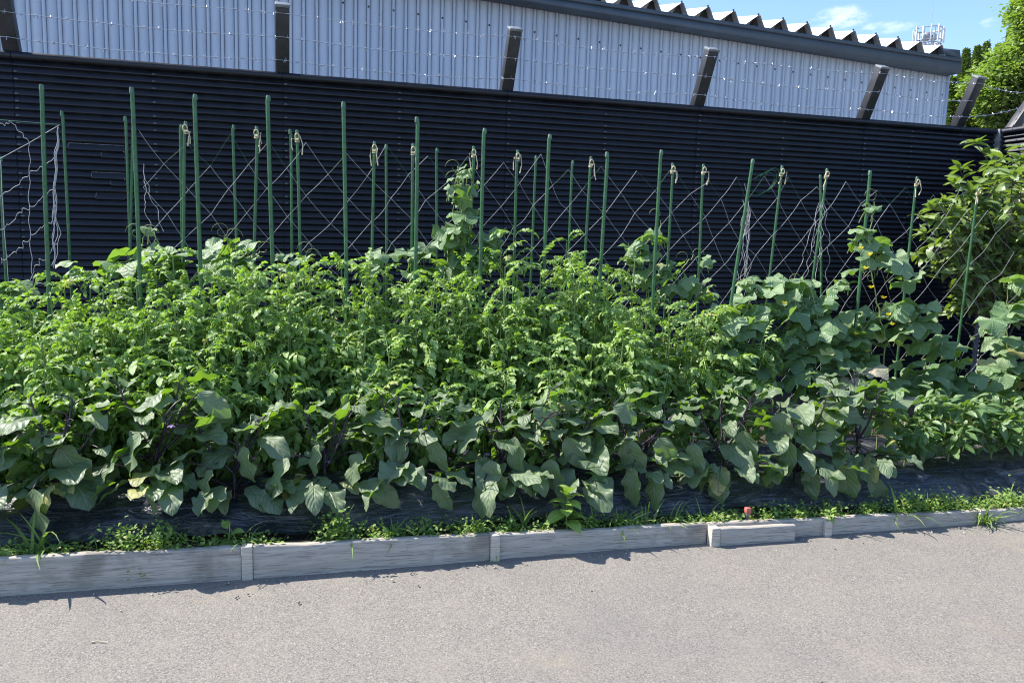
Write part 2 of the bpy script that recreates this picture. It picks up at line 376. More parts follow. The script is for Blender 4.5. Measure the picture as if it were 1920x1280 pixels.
board(BE[2], BE[3], 'long grey edging board between the two tall pegs, in front of the big grass tufts', seed=2)
board(BE[4], BE[5], 'grey edging board under the large pale green broad-leaved weed', seed=3)
board(BE[6], BE[7], 'long low edging board at the right, behind the short doubled plank', seed=4, zoff=-.002)
board(BE[8], BE[9], 'low edging board at the far right edge, past the last grass clump', seed=5, zoff=-.004)
board(s_px(1342, 1000), s_px(1480, 1000), 'short doubled plank fixed in front of the edging below the red-topped peg', front=-.042, zoff=-.009, seed=6)
def peg(x0, x1, y, label, top=0., front=-.006, th=.045):
    s0, s1 = s_px(x0, y), s_px(x1, y); c = (s0 + s1) / 2; zt = edge_z(c) + top; mb = MB()
    mb.box(bed(c, front + th / 2, zt / 2 - .04), (s1 - s0) / 2, th / 2, zt / 2 + .04, AX)
    tag(mb.build('edging_peg', MAT['peg'], None, False, .003), label, 'peg', 'pegs holding the edging boards')
peg(453, 474, 1060, 'tall pale flat peg at the joint of the two left edging boards', .004, -.008)
peg(919, 936, 1030, 'pale square peg with a small sprout at its foot, at the middle board joint', .003, -.016)
peg(1325, 1341, 1000, 'pale peg closing the left end of the short doubled plank', -.004, -.046, .043)
peg(1543, 1556, 985, 'small peg half hidden under a leafy weed clump, right of the doubled plank', -.012, -.02, .02)
peg(1834, 1843, 970, 'thin peg behind the grass clump at the last board joint', .004, -.012)
# red topped marker peg
pp = at_row(1402, 955, .07); th = thing('marker_peg', 'small square grey peg with a red painted top standing in the weeds', 'peg', bed(s_of(pp), .07, soil_z(s_of(pp), .07)))
b0 = np.array(th.location); mb = MB(); mb.box(b0 + ZUP * .005, .012, .012, .03, AX); mb.build('shaft', MAT['greypeg'], th, False, .002)
mb = MB(); mb.box(b0 + ZUP * .048, .0125, .0125, .014, AX); mb.build('painted_top', MAT['red'], th, False, .003)

# ------------------------------------------------------------------ black fence
FZ = 6.2
def fpt(s, off=0., z=0.): return np.array([0, FZ, 0]) + FR * s + FN * off + ZUP * z
def ftop(s): return 2.471 + .0103 * s
POST = [-6.84, -5.15, -3.462, -1.773, -.104, 1.571, 3.269, 4.352]; CORNER = 4.816
fence = thing('black_louvre_fence', 'tall black horizontal slat fence standing behind the vegetable bed, topped with leaning arms', 'fence', fpt(1.0))
AXF = (FR, FN, ZUP); PITCHZ = .0465
edges = POST + [CORNER]
gaps = {}
def louvre(s0, s1, R, N, origin, top, skip=None):
    mb = MB(); k = 0; z = 0
    prof = np.array([(.012, 0), (.012, -.006), (-.012, -.034), (-.014, -.041), (-.009, -.0455), (.010, -.0475), (.0135, -.053)])   # (offset, dz): sloping shed-water slat
    zmax = top(s0)
    nsl = int(zmax / PITCHZ)
    for k in range(nsl):
        dz = k * PITCHZ + .040
        sh = 0
        P = []
        cut = skip and k in skip
        segs = [(s0, s1)] if not cut else [(s0, skip[k][0]), (skip[k][1], s1)]
        if cut: segs.append((*skip[k], .0125 * (.62 if k % 2 else .5)))
        for seg_ in segs:
            a, b = seg_[:2]; dz2 = dz + (seg_[2] if len(seg_) > 2 else 0)
            if b - a < .01: continue
            v = [origin + R * s + N * p[0] + ZUP * (top(s) - dz2 + p[1]) for s in (a, b) for p in prof]
            m = len(prof); f = [(j, j + m, j + m + 1, j + 1) for j in range(m - 1)]
            mb.add(v, f)
    # top rail
    v = []
    for s in (s0, s1):
        for o_, dz in ((-.028, 0), (-.028, -.044), (.03, -.044), (.03, 0)): v.append(origin + R * s + N * o_ + ZUP * (top(s) + dz))
    mb.add(v, [(0, 4, 5, 1), (1, 5, 6, 2), (2, 6, 7, 3), (3, 7, 4, 0)])
    # backing strip behind the slats keeps the fence tight
    return mb
FO = np.array([0, FZ, 0])
for i in range(len(edges) - 1):
    a, b = edges[i], edges[i + 1]
    skip = None
    if i == 2:
        skip = {}
        for xa, xb, y in ((128, 232, 276), (190, 234, 291), (172, 234, 330), (208, 234, 341), (130, 178, 362), (180, 234, 363)):
            A, B = at_fence(xa, y, FZ), at_fence(xb, y, FZ); sa, sb = [float(np.dot(p - np.array([0, FZ, 0]), FR)) for p in (A, B)]
            skip[int((ftop(sa) - A[2] - .040) / PITCHZ)] = (sa, sb)
    mb = louvre(a + .002, b - .002, FR, FN, FO, ftop, skip)
    for s in (a + .02, (a + b) / 2):
        for k in range(0, 40, 1):
            if rng.random() < .3: continue
            mb.box(fpt(s, -.0135, ftop(s) - .040 - k * PITCHZ - .036), .010, .004, .004, AXF, mat=1)
    mb.build('slat_panel', [MAT['black'], MAT['clip']], fence, False)
LEAN = nrm(-FN * .2 + ZUP * .43)
ARMX = (FR, nrm(np.cross(LEAN, FR)), LEAN)
WIRES = [[], [], []]
for s in POST:
    mb = MB(); base = fpt(s, .055, ftop(s))
    mb.box(fpt(s, .075, ftop(s) / 2 - .02), .045, .045, ftop(s) / 2, AXF)
    L = .475; mb.box(fpt(s, .02, ftop(s) + .001) + LEAN * (L / 2 - .02), .046, .040, L / 2, ARMX)
    p = mb.build('post', MAT['arm'], fence, False, .004)
    mb = MB(); mb.box(fpt(s, .02, ftop(s)) + LEAN * (L - .012), .050, .044, .010, ARMX); mb.build('post_cap', MAT['cap'], p, False, .004)
    for k, fr in enumerate((.23, .55, .88)):
        WIRES[k].append(fpt(s, .02, ftop(s)) + LEAN * (L * fr) - ARMX[1] * .045 * np.sign(np.dot(ARMX[1], FN)))
# corner: fence turns towards the road
cpost = MB(); cpost.box(fpt(CORNER, 0, ftop(CORNER) / 2), .012, .05, ftop(CORNER) / 2 + .002, AXF); cpost.build('corner_post', MAT['cap'], fence, False, .003)
side = thing('side_louvre_fence', 'short run of black slat fence turning the corner towards the road at the right edge', 'fence', fpt(CORNER + .03, -2))
SO = fpt(CORNER + .035, 0); mb = louvre(.03, 4.0, -FN, FR, SO, lambda s: ftop(CORNER)); mb.build('slat_panel', MAT['black'], side, False)
LEAN2 = nrm(FR * .30 + ZUP * .40); ARM2 = (FN, nrm(np.cross(LEAN2, FN)), LEAN2)
for d in (.12, 1.75):
    mb = MB(); q = SO - FN * d; zt = ftop(CORNER)
    mb.box(q + FR * .07 + ZUP * (zt / 2), .045, .045, zt / 2, AXF); mb.box(q + FR * .02 + ZUP * zt + LEAN2 * .22, .046, .040, .24, ARM2)
    p = mb.build('post', MAT['arm'], side, False, .004); mb = MB(); mb.box(q + FR * .02 + ZUP * zt + LEAN2 * .465, .05, .044, .01, ARM2); mb.build('post_cap', MAT['cap'], p, False, .004)
# barbed wire
def barbed(pts, label, seed):
    r = np.random.default_rng(seed); mb = MB(); P = []
    for a, b in zip(pts[:-1], pts[1:]):
        n = 16; u = np.linspace(0, 1, n, endpoint=False); seg = a + (b - a) * u[:, None]; seg[:, 2] -= .028 * 4 * u * (1 - u) * r.uniform(.5, 1.2)
        seg += r.normal(0, .0018, seg.shape); P.append(seg)
    P = np.concatenate(P + [pts[-1:]]); mb.tube(P, .0022, 4)
    L = np.concatenate([[0], np.cumsum(np.linalg.norm(np.diff(P, axis=0), axis=1))]); d = .05
    while d < L[-1]:
        c = np.array([np.interp(d, L, P[:, k]) for k in range(3)]); t = nrm(np.array([np.interp(d + .02, L, P[:, k]) for k in range(3)]) - c)
        mb.tube([c - t * .009, c + t * .009], .0045, 5)
        for q in range(4):
            v = nrm(np.cross(t, r.normal(size=3))) + t * r.normal(0, .35); sg = .012 * (1 if q % 2 else -1) * (1 if q < 2 else -1)
            mb.tube([c + t * sg * .5, c + t * sg * .5 + nrm(v) * .020], [.0024, .0012], 4)
        d += r.uniform(.075, .105)
    tag(mb.build('barbed_wire', MAT['galv'], None, True), label, 'barbed wire', 'barbed wire strands along the fence top')
for k, nm in enumerate(('lowest barbed wire strand, just above the fence rail', 'middle barbed wire strand of the three above the fence', 'topmost barbed wire strand near the caps of the leaning arms')):
    barbed(np.array(WIRES[k]), nm, 20 + k)
for k, fr in enumerate((.5, .92)):
    a = SO - FN * .12 + ZUP * ftop(CORNER) + FR * .02 + LEAN2 * (.45 * fr) - ARM2[1] * .043 * np.sign(np.dot(ARM2[1], FR))
    e = np.array(WIRES[2 * k][-1]); barbed(np.array([e, a, a - FN * 1.63]), ('lower' if k == 0 else 'upper') + ' barbed wire strand turning the corner on to the side fence', 30 + k)

# ------------------------------------------------------------------ metal building
BZ = 12.0
def bpt(s, off=0., z=0.): return np.array([0, BZ, 0]) + FR * s + FN * off + ZUP * z
def bs(x, y, z0=BZ): p = at_fence(x, y, z0); return float(np.dot(p - np.array([0, z0, 0]), FR)), p[2]
wr, _ = bs(1772, 190); e0, ez0 = bs(947, -3, BZ - .30); e1, ez1 = bs(1793, 137, BZ - .30); _, t0 = bs(1100, 0, BZ - .30); se0, et0 = bs(1100, 2, BZ - .3); se1, et1 = bs(1800, 112, BZ - .30)
eb = lambda s: ez0 + (ez1 - ez0) * (s - e0) / (e1 - e0)
et = lambda s: et0 + (et1 - et0) * (s - se0) / (se1 - se0)
sL = -9.0
house = thing('metal_warehouse', 'pale blue corrugated metal warehouse with a folded plate roof behind the fence', 'building', bpt(0, 3))
mb = MB(); pit = .1765; s = wr - .05; xs = [wr, wr - .03]; off = [0, 0]
prof = [(0, 0), (.002, .035), (.010, .035), (.012, -.010), (.048, -.010), (.050, .035), (.058, .035), (.060, 0)]
S, OF = [wr], [0.]
x = wr - .06
while x > sL:
    for d, o_ in prof: S.append(x - d); OF.append(o_)
    x -= pit
S = np.array(S); OF = np.array(OF)
top = np.array([bpt(a, o_, eb(a) + .12) for a, o_ in zip(S, OF)]); bot = np.array([bpt(a, o_, -.02) for a, o_ in zip(S, OF)])
n = len(S); i = np.arange(n - 1); mb.add(np.concatenate([bot, top]), np.stack([i, i + n, i + n + 1, i + 1], -1))
# end wall and back
c = [bpt(wr, 0, -.02), bpt(wr, 9, -.02), bpt(wr, 9, eb(wr) + .1), bpt(wr, 0, eb(wr) + .1)]; mb.add(c, [(0, 1, 2, 3)])
c = [bpt(sL, 9, -.02), bpt(wr, 9, -.02), bpt(wr, 9, eb(wr) + .1), bpt(sL, 9, eb(sL) + .1)]; mb.add(c, [(3, 2, 1, 0)])
w_mb = mb
mb = MB(); mb.box(bpt(wr + .012, .04, eb(wr) / 2), .03, .06, eb(wr) / 2 + .03, AXF); mb.build('corner_trim', MAT['wall'], house, False)
mb = w_mb
for k, a in enumerate(np.arange(wr - .09, -6, -pit * 2)): mb.box(bpt(a, -.006, eb(a) - .33 - .0 * k), .013, .006, .013, AXF, mat=1)
mb.build('wall', [MAT['wall'], MAT['arm']], house, False)
# fascia gutter
def bar(sa, sb, o0, o1, zb, zt, name, mat, par):
    mb = MB(); v = [bpt(s_, o_, z_(s_)) for s_ in (sa, sb) for o_, z_ in ((o0, zb), (o1, zb), (o1, zt), (o0, zt))]
    mb.add(v, [(0, 4, 5, 1), (1, 5, 6, 2), (2, 6, 7, 3), (3, 7, 4, 0), (0, 1, 2, 3), (7, 6, 5, 4)]); return mb.build(name, mat, par, False)
bar(sL, e1, -.30, .10, eb, et, 'fascia_gutter', MAT['fascia'], house)
bar(sL, e1 - .02, -.325, -.302, lambda s: et(s) - .05, lambda s: et(s) + .008, 'gutter_lip', MAT['fascia'], house)
# folded plate roof
mb = MB(); tri = []; bolts = mb; rp = .462; h = .225; k = 0
RS, _ = bs(1768, 112, BZ - .28); SLP = .22; x = RS
while x > sL:
    z0 = et(x) - .03
    apex, l, r_ = x - rp * .30, x - rp, x
    f0, f1 = -.27, 9.3
    A = [bpt(l, f0, et(l) - .03), bpt(apex - .02, f0, et(apex) - .03 + h), bpt(apex + .02, f0, et(apex) - .03 + h), bpt(r_, f0, et(r_) - .03)]
    Bk = [p + FN * (f1 - f0) + ZUP * SLP * (f1 - f0) for p in A]
    mb.add(A + Bk, [(0, 4, 5, 1), (1, 5, 6, 2), (2, 6, 7, 3)])
    T = [bpt(x - rp * .62, f0 + .03, et(x) - .03), bpt(apex - .02, f0 + .012, et(apex) - .035 + h), bpt(apex + .02, f0 + .012, et(apex) - .035 + h), bpt(r_ - .01, f0 + .03, et(r_) - .03)]
    tri.append([p + FN * .11 for p in T])
    for q in (.03, 1.2):
        bolts.tube([bpt(apex, f0 + q, et(apex) + h - .035 + SLP * q), bpt(apex, f0 + q, et(apex) + h + .0 + SLP * q)], .014, 6, True, mat=1)
    x -= rp; k += 1
rf = mb.build('roof', [MAT['roof'], MAT['arm']], house, False)
for T in tri:
    m2 = MB(); m2.add(T + [p + FN * .01 for p in T], [(3, 2, 1, 0), (4, 5, 6, 7), (0, 1, 5, 4), (1, 2, 6, 5), (2, 3, 7, 6)]); c_ = m2.build('rib_closure', MAT['rooftri'], house, False)
    c_.parent = rf
mb = MB(); q0 = bpt(e1 - .25, -.27, et(e1) - .03)
v = [bpt(RS + .01, -.28, et(RS) + .0), bpt(e1, -.28, et(e1) + .0), bpt(e1 - .02, -.25, et(e1) + .17), bpt(RS - .14, -.25, et(RS) + .155)]
v2 = [p + FN * 9 + ZUP * SLP * 9 for p in v]; mb.add(v + v2, [(0, 1, 2, 3), (3, 2, 6, 7), (1, 5, 6, 2), (0, 3, 7, 4), (0, 4, 5, 1), (4, 7, 6, 5)])
mb.build('verge_trim', MAT['fascia'], house, False)

# ------------------------------------------------------------------ telecom mast far away
MD = 130.
mp_ = EYE + ray(1738, 100) * (MD / ray(1738, 100)[1]); mt = thing('telecom_mast', 'white telecom mast with a ring of antennas rising behind the warehouse roof', 'mast', (mp_[0], mp_[1], 0))
mx_, my_ = mp_[0], mp_[1]; px = MD / FPX
zt = mp_[2] + 20 * px
mb = MB()
for a in range(4):
    q = np.array([mx_ + .9 * cos(a * pi / 2 + .5), my_ + .9 * sin(a * pi / 2 + .5), 0]); mb.tube([q * [1, 1, 0], q * [1, 1, 0] + ZUP * (zt + 1)], .11, 6)
for z in np.arange(2, zt, 2.2):
    for a in range(4):
        q = [np.array([mx_ + .9 * cos(b * pi / 2 + .5), my_ + .9 * sin(b * pi / 2 + .5), 0]) for b in (a, a + 1)]; mb.tube([q[0] + ZUP * z, q[1] + ZUP * (z + 1.9)], .05, 4); mb.tube([q[0] + ZUP * z, q[1] + ZUP * z], .05, 4)
mb.build('lattice_tower', MAT['mastg'], mt)
mb = MB()
for z, rr in ((zt, 2.0), (zt + 1.9, 2.0), (zt - .4, 1.6)):
    th_ = np.linspace(0, 2 * pi, 25); mb.tube(np.stack([mx_ + rr * np.cos(th_), my_ + rr * np.sin(th_), np.full(25, z)], 1), .10, 5)
for a in np.linspace(0, 2 * pi, 9)[:-1]:
    mb.tube([(mx_, my_, zt - 2.0), (mx_ + 2 * cos(a), my_ + 2 * sin(a), zt)], .07, 4); mb.tube([(mx_ + 2 * cos(a), my_ + 2 * sin(a), zt - .1), (mx_ + 2 * cos(a), my_ + 2 * sin(a), zt + 2)], .05, 4)
mb.box((mx_ - .4, my_, zt + .75), .55, .5, .55); mb.box((mx_ + .7, my_ - .3, zt + .6), .3, .3, .45)
mb.build('platform', MAT['mastg'], mt)
for a in np.linspace(0.2, 2 * pi + .2, 13)[:-1]:
    mb = MB(); rr = 2.25; hh = 1.25 if int(a * 10) % 2 else 1.0
    mb.box((mx_ + rr * cos(a), my_ + rr * sin(a), zt + .95), .11, .10, hh, (np.array([-sin(a), cos(a), 0]), np.array([cos(a), sin(a), 0]), ZUP)); mb.build('antenna_panel', MAT['mast'], mt, False, .03)
mb = MB(); mb.tube([(mx_ + .3, my_, zt), (mx_ + .3, my_, zt + 6.0)], .03, 4); mb.build('lightning_rod', MAT['mastg'], mt)

# ------------------------------------------------------------------ leaf templates
def blade(nu, nv, wf, droop=.6, fold=.25, wave=.0, wk=4., curl=0., th0=.0, seed=0, lobes=0., twist=0.):
    r = np.random.default_rng(seed); u = np.linspace(0, 1, nu + 1); v = np.linspace(-1, 1, nv + 1)
    th = th0 - droop * u ** 1.2; du = 1 / nu
    cx = np.concatenate([[0], np.cumsum(np.cos((th[1:] + th[:-1]) / 2) * du)]); cz = np.concatenate([[0], np.cumsum(np.sin((th[1:] + th[:-1]) / 2) * du)])
    w = np.array([wf(a) for a in u]); ph = r.uniform(0, 6.28, 2)
    U, V = np.meshgrid(u, v, indexing='ij')
    wl = w[:, None] * (1 + lobes * np.where(V < 0, np.sin(U * 17 + ph[0]), np.sin(U * 17 + ph[1])) * np.abs(V))
    y = V * wl
    hgt = np.abs(V) * wl * fold - curl * V ** 2 * wl + wave * np.sin(U * wk * 2 * pi / 2 + np.where(V < 0, ph[0], ph[1])) * V ** 2 * wl
    hgt = hgt + twist * V * wl * (U - .3)
    nx, nzv = -np.sin(th)[:, None], np.cos(th)[:, None]
    P = np.stack([cx[:, None] + nx * hgt, y, cz[:, None] + nzv * hgt], -1).reshape(-1, 3)
    i = np.arange(nu)[:, None] * (nv + 1) + np.arange(nv)[None]
    F = np.stack([i, i + nv + 1, i + nv + 2, i + 1], -1).reshape(-1, 4)
    return P, F, np.stack([U.ravel(), (V.ravel() + 1) / 2], 1)
def rot(az, pitch, roll):
    az, pitch, roll = np.broadcast_arrays(*[np.atleast_1d(np.asarray(x, float)) for x in (az, pitch, roll)])
    ca, sa, cp, sp, cr, sr = np.cos(az), np.sin(az), np.cos(pitch), np.sin(pitch), np.cos(roll), np.sin(roll)
    X = np.stack([ca * cp, sa * cp, sp], -1)
    Y0 = np.stack([-sa, ca, 0 * ca], -1); Z0 = np.cross(X, Y0)
    Y = Y0 * cr[:, None] + Z0 * sr[:, None]; Z = Z0 * cr[:, None] - Y0 * sr[:, None]
    return np.stack([X, Y, Z], -1)                     # columns: leaf length, width, normal
def sunward(R, k):
    n = R[:, :, 2]; m = n + k * SUN[None]; m /= np.linalg.norm(m, axis=1, keepdims=True)
    v = np.cross(n, m); c = np.sum(n * m, 1); K = np.zeros((len(R), 3, 3))
    K[:, 0, 1], K[:, 0, 2], K[:, 1, 0], K[:, 1, 2], K[:, 2, 0], K[:, 2, 1] = -v[:, 2], v[:, 1], v[:, 2], -v[:, 0], -v[:, 1], v[:, 0]
    Q = np.eye(3)[None] + K + K @ K / (1 + c)[:, None, None]
    return Q @ R
def scatter(mb, temps, pos, R, scale, var, r, mat=0):
    pos = np.atleast_2d(pos); N = len(pos); scale = np.broadcast_to(np.asarray(scale, float), (N,)); which = r.integers(0, len(temps), N)
    for k, T in enumerate(temps):
        P, F, UV = T[:3]
        m = np.where(which == k)[0]
        if len(m) == 0: continue
        V = np.einsum('nij,pj->npi', R[m], P) * scale[m][:, None, None] + pos[m][:, None]
        f = F[None] + (np.arange(len(m)) * len(P))[:, None, None]
        va = np.repeat(var[m], len(P), 0)
        if len(T) > 3: va = va + np.tile(T[3], (len(m), 1))
        mb.add(V.reshape(-1, 3), f.reshape(-1, 4), np.tile(UV, (len(m), 1)), va, mat)
blunt = lambda w: (lambda u: max(.012, w * max(0, sin(pi * min(1, max(0, u)) ** .86)) ** .62 * (1 if u < .98 else .5)))
ovate = lambda w, pk=.75, tip=1.0: (lambda u: max(.004, w * (sin(pi * min(1, max(0, u)) ** pk)) ** .85 * (1 if u < .98 else .6)))
EGG = [blade(12, 6, blunt(.325 - .03 * (k % 4)), d, f, .26, 4 + k % 3, .12, .15, 100 + k, .055, tw) for k, (d, f, tw) in enumerate(((.6, .2, .1), (.9, .15, -.3), (.4, .35, .3), (1.3, .1, .1), (.8, -.05, .4), (.5, .5, -.2), (.25, .3, 0), (1.0, .45, .3), (.7, .6, .1), (1.6, .2, -.2), (.3, .1, .5), (.9, .3, -.5)))]
PEP = [blade(6, 4, ovate(.22, .7), d, .25, .08, 3, 0, .1, 200 + k) for k, d in enumerate((.6, 1.0, 1.4, .3))]
SHR = [blade(6, 4, ovate(.20, .85), d, f, .06, 3, 0, .1, 220 + k) for k, (d, f) in enumerate(((.5, .3), (.9, .2), (.2, .35), (1.2, .1)))]
WEE = [blade(7, 4, ovate(.30, .75), d, .2, .05, 3, 0, .3, 240 + k) for k, d in enumerate((.7, 1.1, 1.5))]
TIN = [blade(3, 2, ovate(.30, .8), d, .2, 0, 3, 0, .2, 260 + k) for k, d in enumerate((.4, .9))]
GRS = [blade(6, 2, lambda u: .027 * (1 - u ** 2) + .002, d, .4, 0, 3, 0, .1, 270 + k, 0, tw) for k, (d, tw) in enumerate(((.5, 0), (1.2, .5), (2.0, -.5), (2.6, .3)))]
PET = [blade(3, 2, ovate(.34, .8), .5, .1, 0, 3, 0, .7, 290)]
def merge(L):
    P, F, UV, n = [], [], [], 0
    for p, f, u in L: P.append(p); F.append(f + n); UV.append(u); n += len(p)
    return np.concatenate(P), np.concatenate(F), np.concatenate(UV)
def tomato_leaf(seed, droop):
    r = np.random.default_rng(seed); L = []; n = 12; u = np.linspace(0, 1, n + 1); th = .35 - droop * u
    cx = np.concatenate([[0], np.cumsum(np.cos(th[1:]) / n)]); cz = np.concatenate([[0], np.cumsum(np.sin(th[1:]) / n)])
    C = np.stack([cx, 0 * cx, cz], 1)
    t = MB(); t.tube(C[::2], np.linspace(.016, .006, len(C[::2])), 4); L.append((np.concatenate(t.v), np.concatenate(t.f), np.concatenate(t.uv) * [0, 0] + [.5, .5]))
    def let(i, az, sc):
        b = blade(5, 2, ovate(.25, .75), r.uniform(.4, 1.7), r.uniform(.1, .5), .18, 4, r.uniform(-.1, .3), .1, int(r.integers(1e6)), .30, r.uniform(-.4, .4))
        R = rot(az, th[i] * .6 + r.uniform(-.5, .15), r.uniform(-.5, .5))[0]
        L.append((b[0] @ R.T * sc + C[i], b[1], b[2]))
    for i, sc in ((3, .19), (5, .25), (7, .28), (9, .27), (11, .22)):
        for sg in (-1, 1): let(i, sg * r.uniform(.8, 1.4), sc * r.uniform(.8, 1.15))
    for i in (4, 6, 8):
        for sg in (-1, 1):
            if r.random() < .7: let(i, sg * r.uniform(1.1, 1.7), .10)
    let(12, r.uniform(-.2, .2), .33)
    return merge(L)
TOM = [tomato_leaf(300 + k, d) for k, d in enumerate((.8, 1.2, 1.6, 2.0, .5, 1.0, 1.4, 2.3))]
def palm_leaf(seed, cup, droop, wave=.06, nth=25, nr=5):
    r = np.random.default_rng(seed); a = np.linspace(-2.75, 2.75, nth); ph = r.uniform(0, 6.28, 3)
    rad = .5 * (1 + .10 * np.cos(5 * a * (pi / 2.9)) + .05 * np.cos(a) + .025 * np.sin(17 * a + ph[2])) * (1 - .10 * (np.abs(a) / 2.75) ** 6)
    rr = np.linspace(.04, 1, nr + 1); A, Rr = np.meshgrid(a, rr, indexing='xy')
    rho = Rr * rad[None]
    x = rho * np.cos(A); y = rho * np.sin(A)
    z = -cup * rho ** 2 + wave * Rr ** 2 * np.sin(3 * A + ph[0]) + .5 * wave * Rr ** 3 * np.sin(7 * A + ph[1]) - droop * np.maximum(x, 0) ** 2 - .10 * np.exp(-((np.abs(y) / .05) ** 2)) * 0
    z += .035 * np.cos(5 * A * (pi / 2.9)) * -Rr
    P = np.stack([x, y, z], -1).reshape(-1, 3)
    i = np.arange(nr)[:, None] * nth + np.arange(nth - 1)[None]; F = np.stack([i, i + nth, i + nth + 1, i + 1], -1).reshape(-1, 4)
    return P, F, np.stack([Rr.ravel(), (A.ravel() / 2.9 + 1) / 2], 1)
CUC = [palm_leaf(400 + k, c, d, w) for k, (c, d, w) in enumerate(((.3, .2, .06), (.6, .3, .08), (.1, .5, .07), (.9, .1, .10), (-.25, .3, .06), (.3, .7, .11)))]

def varr(r, n, lo=0., hi=1., pyel=.02):
    v = np.zeros((n, 3)); v[:, 0] = r.uniform(lo, hi, n); v[:, 1] = np.where(r.random(n) < pyel, r.uniform(.2, .8, n), r.uniform(0, .04, n)); return v
def curve(p0, p1, bow, n=6):
    u = np.linspace(0, 1, n)[:, None]; return np.asarray(p0) * (1 - u) + np.asarray(p1) * u + np.asarray(bow) * 4 * u * (1 - u)

# ------------------------------------------------------------------ stakes
def stake_pts(a, b, t):
    A, B = at_row(*a, t), at_row(*b, t); d = (B - A) / (B[2] - A[2]); s = s_of(B)
    return A, A + d * (soil_z(s, t) - .03 - A[2])
def add_stake(a, b, t, rad, label, tie, group, seed):
    r = np.random.default_rng(seed); A, B = stake_pts(a, b, t); th = thing('garden_stake', label, 'stake', B, group)
    d = nrm(A - B); L = np.linalg.norm(A - B); mb = MB(); n = int(L / .012); u = np.linspace(0, 1, n)
    P = B + d * (L * u)[:, None] + np.array([.004, .003, 0]) * np.sin(u * 3 + r.uniform(0, 6))[:, None]
    rr = rad * (1 + .055 * (np.arange(n) % 3 == 0)); mb.tube(P, rr, 8, True); mb.build('pole', MAT['stake'], th)
    mb = MB(); mb.tube([A - d * .008, A + d * .012, A + d * .020], [rad * 1.12, rad * 1.12, rad * .8], 8, True); mb.build('cap', MAT['stakecap'], th)
    if tie:
        mb = MB(); c = A - d * .035; x, y = RD, -ND
        for k in range(3):
            an = np.linspace(0, 2 * pi, 11); z0 = (k - 1) * .008
            mb.tube([c + d * z0 + (x * cos(q) + y * sin(q)) * (rad + .002) for q in an], .0026, 5)
        for k in range(2):
            sd = 1 if r.random() < .6 else -1
            e = [c + y * (rad + .005), c + y * .02 + x * sd * r.uniform(.012, .028) + ZUP * r.uniform(.0, .03), c + y * .022 + x * sd * r.uniform(.01, .03) - ZUP * r.uniform(.02, .05), c + y * .02 + x * sd * r.uniform(.01, .03) - ZUP * r.uniform(.05, .09)]
            mb.tube(e, [.0026, .0024, .0024, .0034], 5)
        an = np.linspace(0, 2 * pi, 9); mb.tube([c + y * (rad + .008) + x * .012 * cos(q) + ZUP * (.018 + .018 * sin(q)) for q in an], .003, 5)
        mb.build('twine_tie', MAT['twine'], th)
    return A
ORD = ['first', 'second', 'third', 'fourth', 'fifth', 'sixth', 'seventh', 'eighth', 'ninth', 'tenth', 'eleventh', 'twelfth', 'thirteenth', 'fourteenth']
ROW_A = [((78, 167), (95, 572)), ((247, 172), (263, 583)), ((366, 185), (376, 547)), ((503, 187), (514, 526)), ((644, 199), (648, 535)), ((781.6, 227), (778, 529)),
         ((908.7, 248), (901, 520)), ((1031, 259), (1020, 518)), ((1138, 292), (1125, 507)), ((1240, 288), (1226, 544)), ((1411, 305), (1371, 571)), ((1631, 326), (1606, 584))]
ROW_B = [((348, 235), (345, 500)), ((481, 244), (476, 472)), ((557, 251), (561.5, 472)), ((702, 272), (696, 480)), ((774.5, 276), (772, 453)), ((888, 281), (882, 420)),
         ((970.6, 288), (966, 461)), ((1108, 300), (1100, 446)), ((1261, 312), (1250, 510)), ((1319, 314), (1310, 507)), ((1466, 317), (1439, 560)), ((1550, 322), (1514, 595)), ((1719, 337), (1696, 545)), ((1834, 354), (1796, 653))]
ROW_C = [((2, 300), (12, 531)), ((116, 215), (132, 493)), ((235, 225), (243, 483)), ((250, 240), (246, 483)), ((340, 240), (344, 532)), ((438, 241), (444, 463)), ((544, 249), (547.5, 476)), ((724, 277), (724, 464)),
         ((819.5, 284), (819.5, 484)), ((1005, 298), (998, 447)), ((1074, 307), (1067, 481)), ((1538, 333), (1539, 527)), ((1901, 362), (1859, 656))]
TA, TB, TC = 1.12, 1.5, 1.95
WA = {0: 'leftmost tall front stake, rising left of the loose white net', 10: 'leaning front stake beside the tangled hanging net strings', 11: 'front stake carrying the flowering cucumber vine at right'}
for k, (a, b) in enumerate(ROW_A):
    add_stake(a, b, TA, .0098, WA.get(k, f'tall bare green stake, {ORD[k]} from the left in the front row above the tomatoes'), False, 'tall front row stakes', 500 + k)
topB = []
for k, (a, b) in enumerate(ROW_B):
    topB.append(add_stake(a, b, TB, .0082, f'green stake with a cream twine bow at its top, {ORD[k]} tied stake from the left', True, 'tied net stakes', 520 + k))
for k, (a, b) in enumerate(ROW_C):
    add_stake(a, b, TC, .0082, f'thinner green back row stake close to the black fence, {ORD[k]} from the left', False, 'back row stakes', 540 + k)

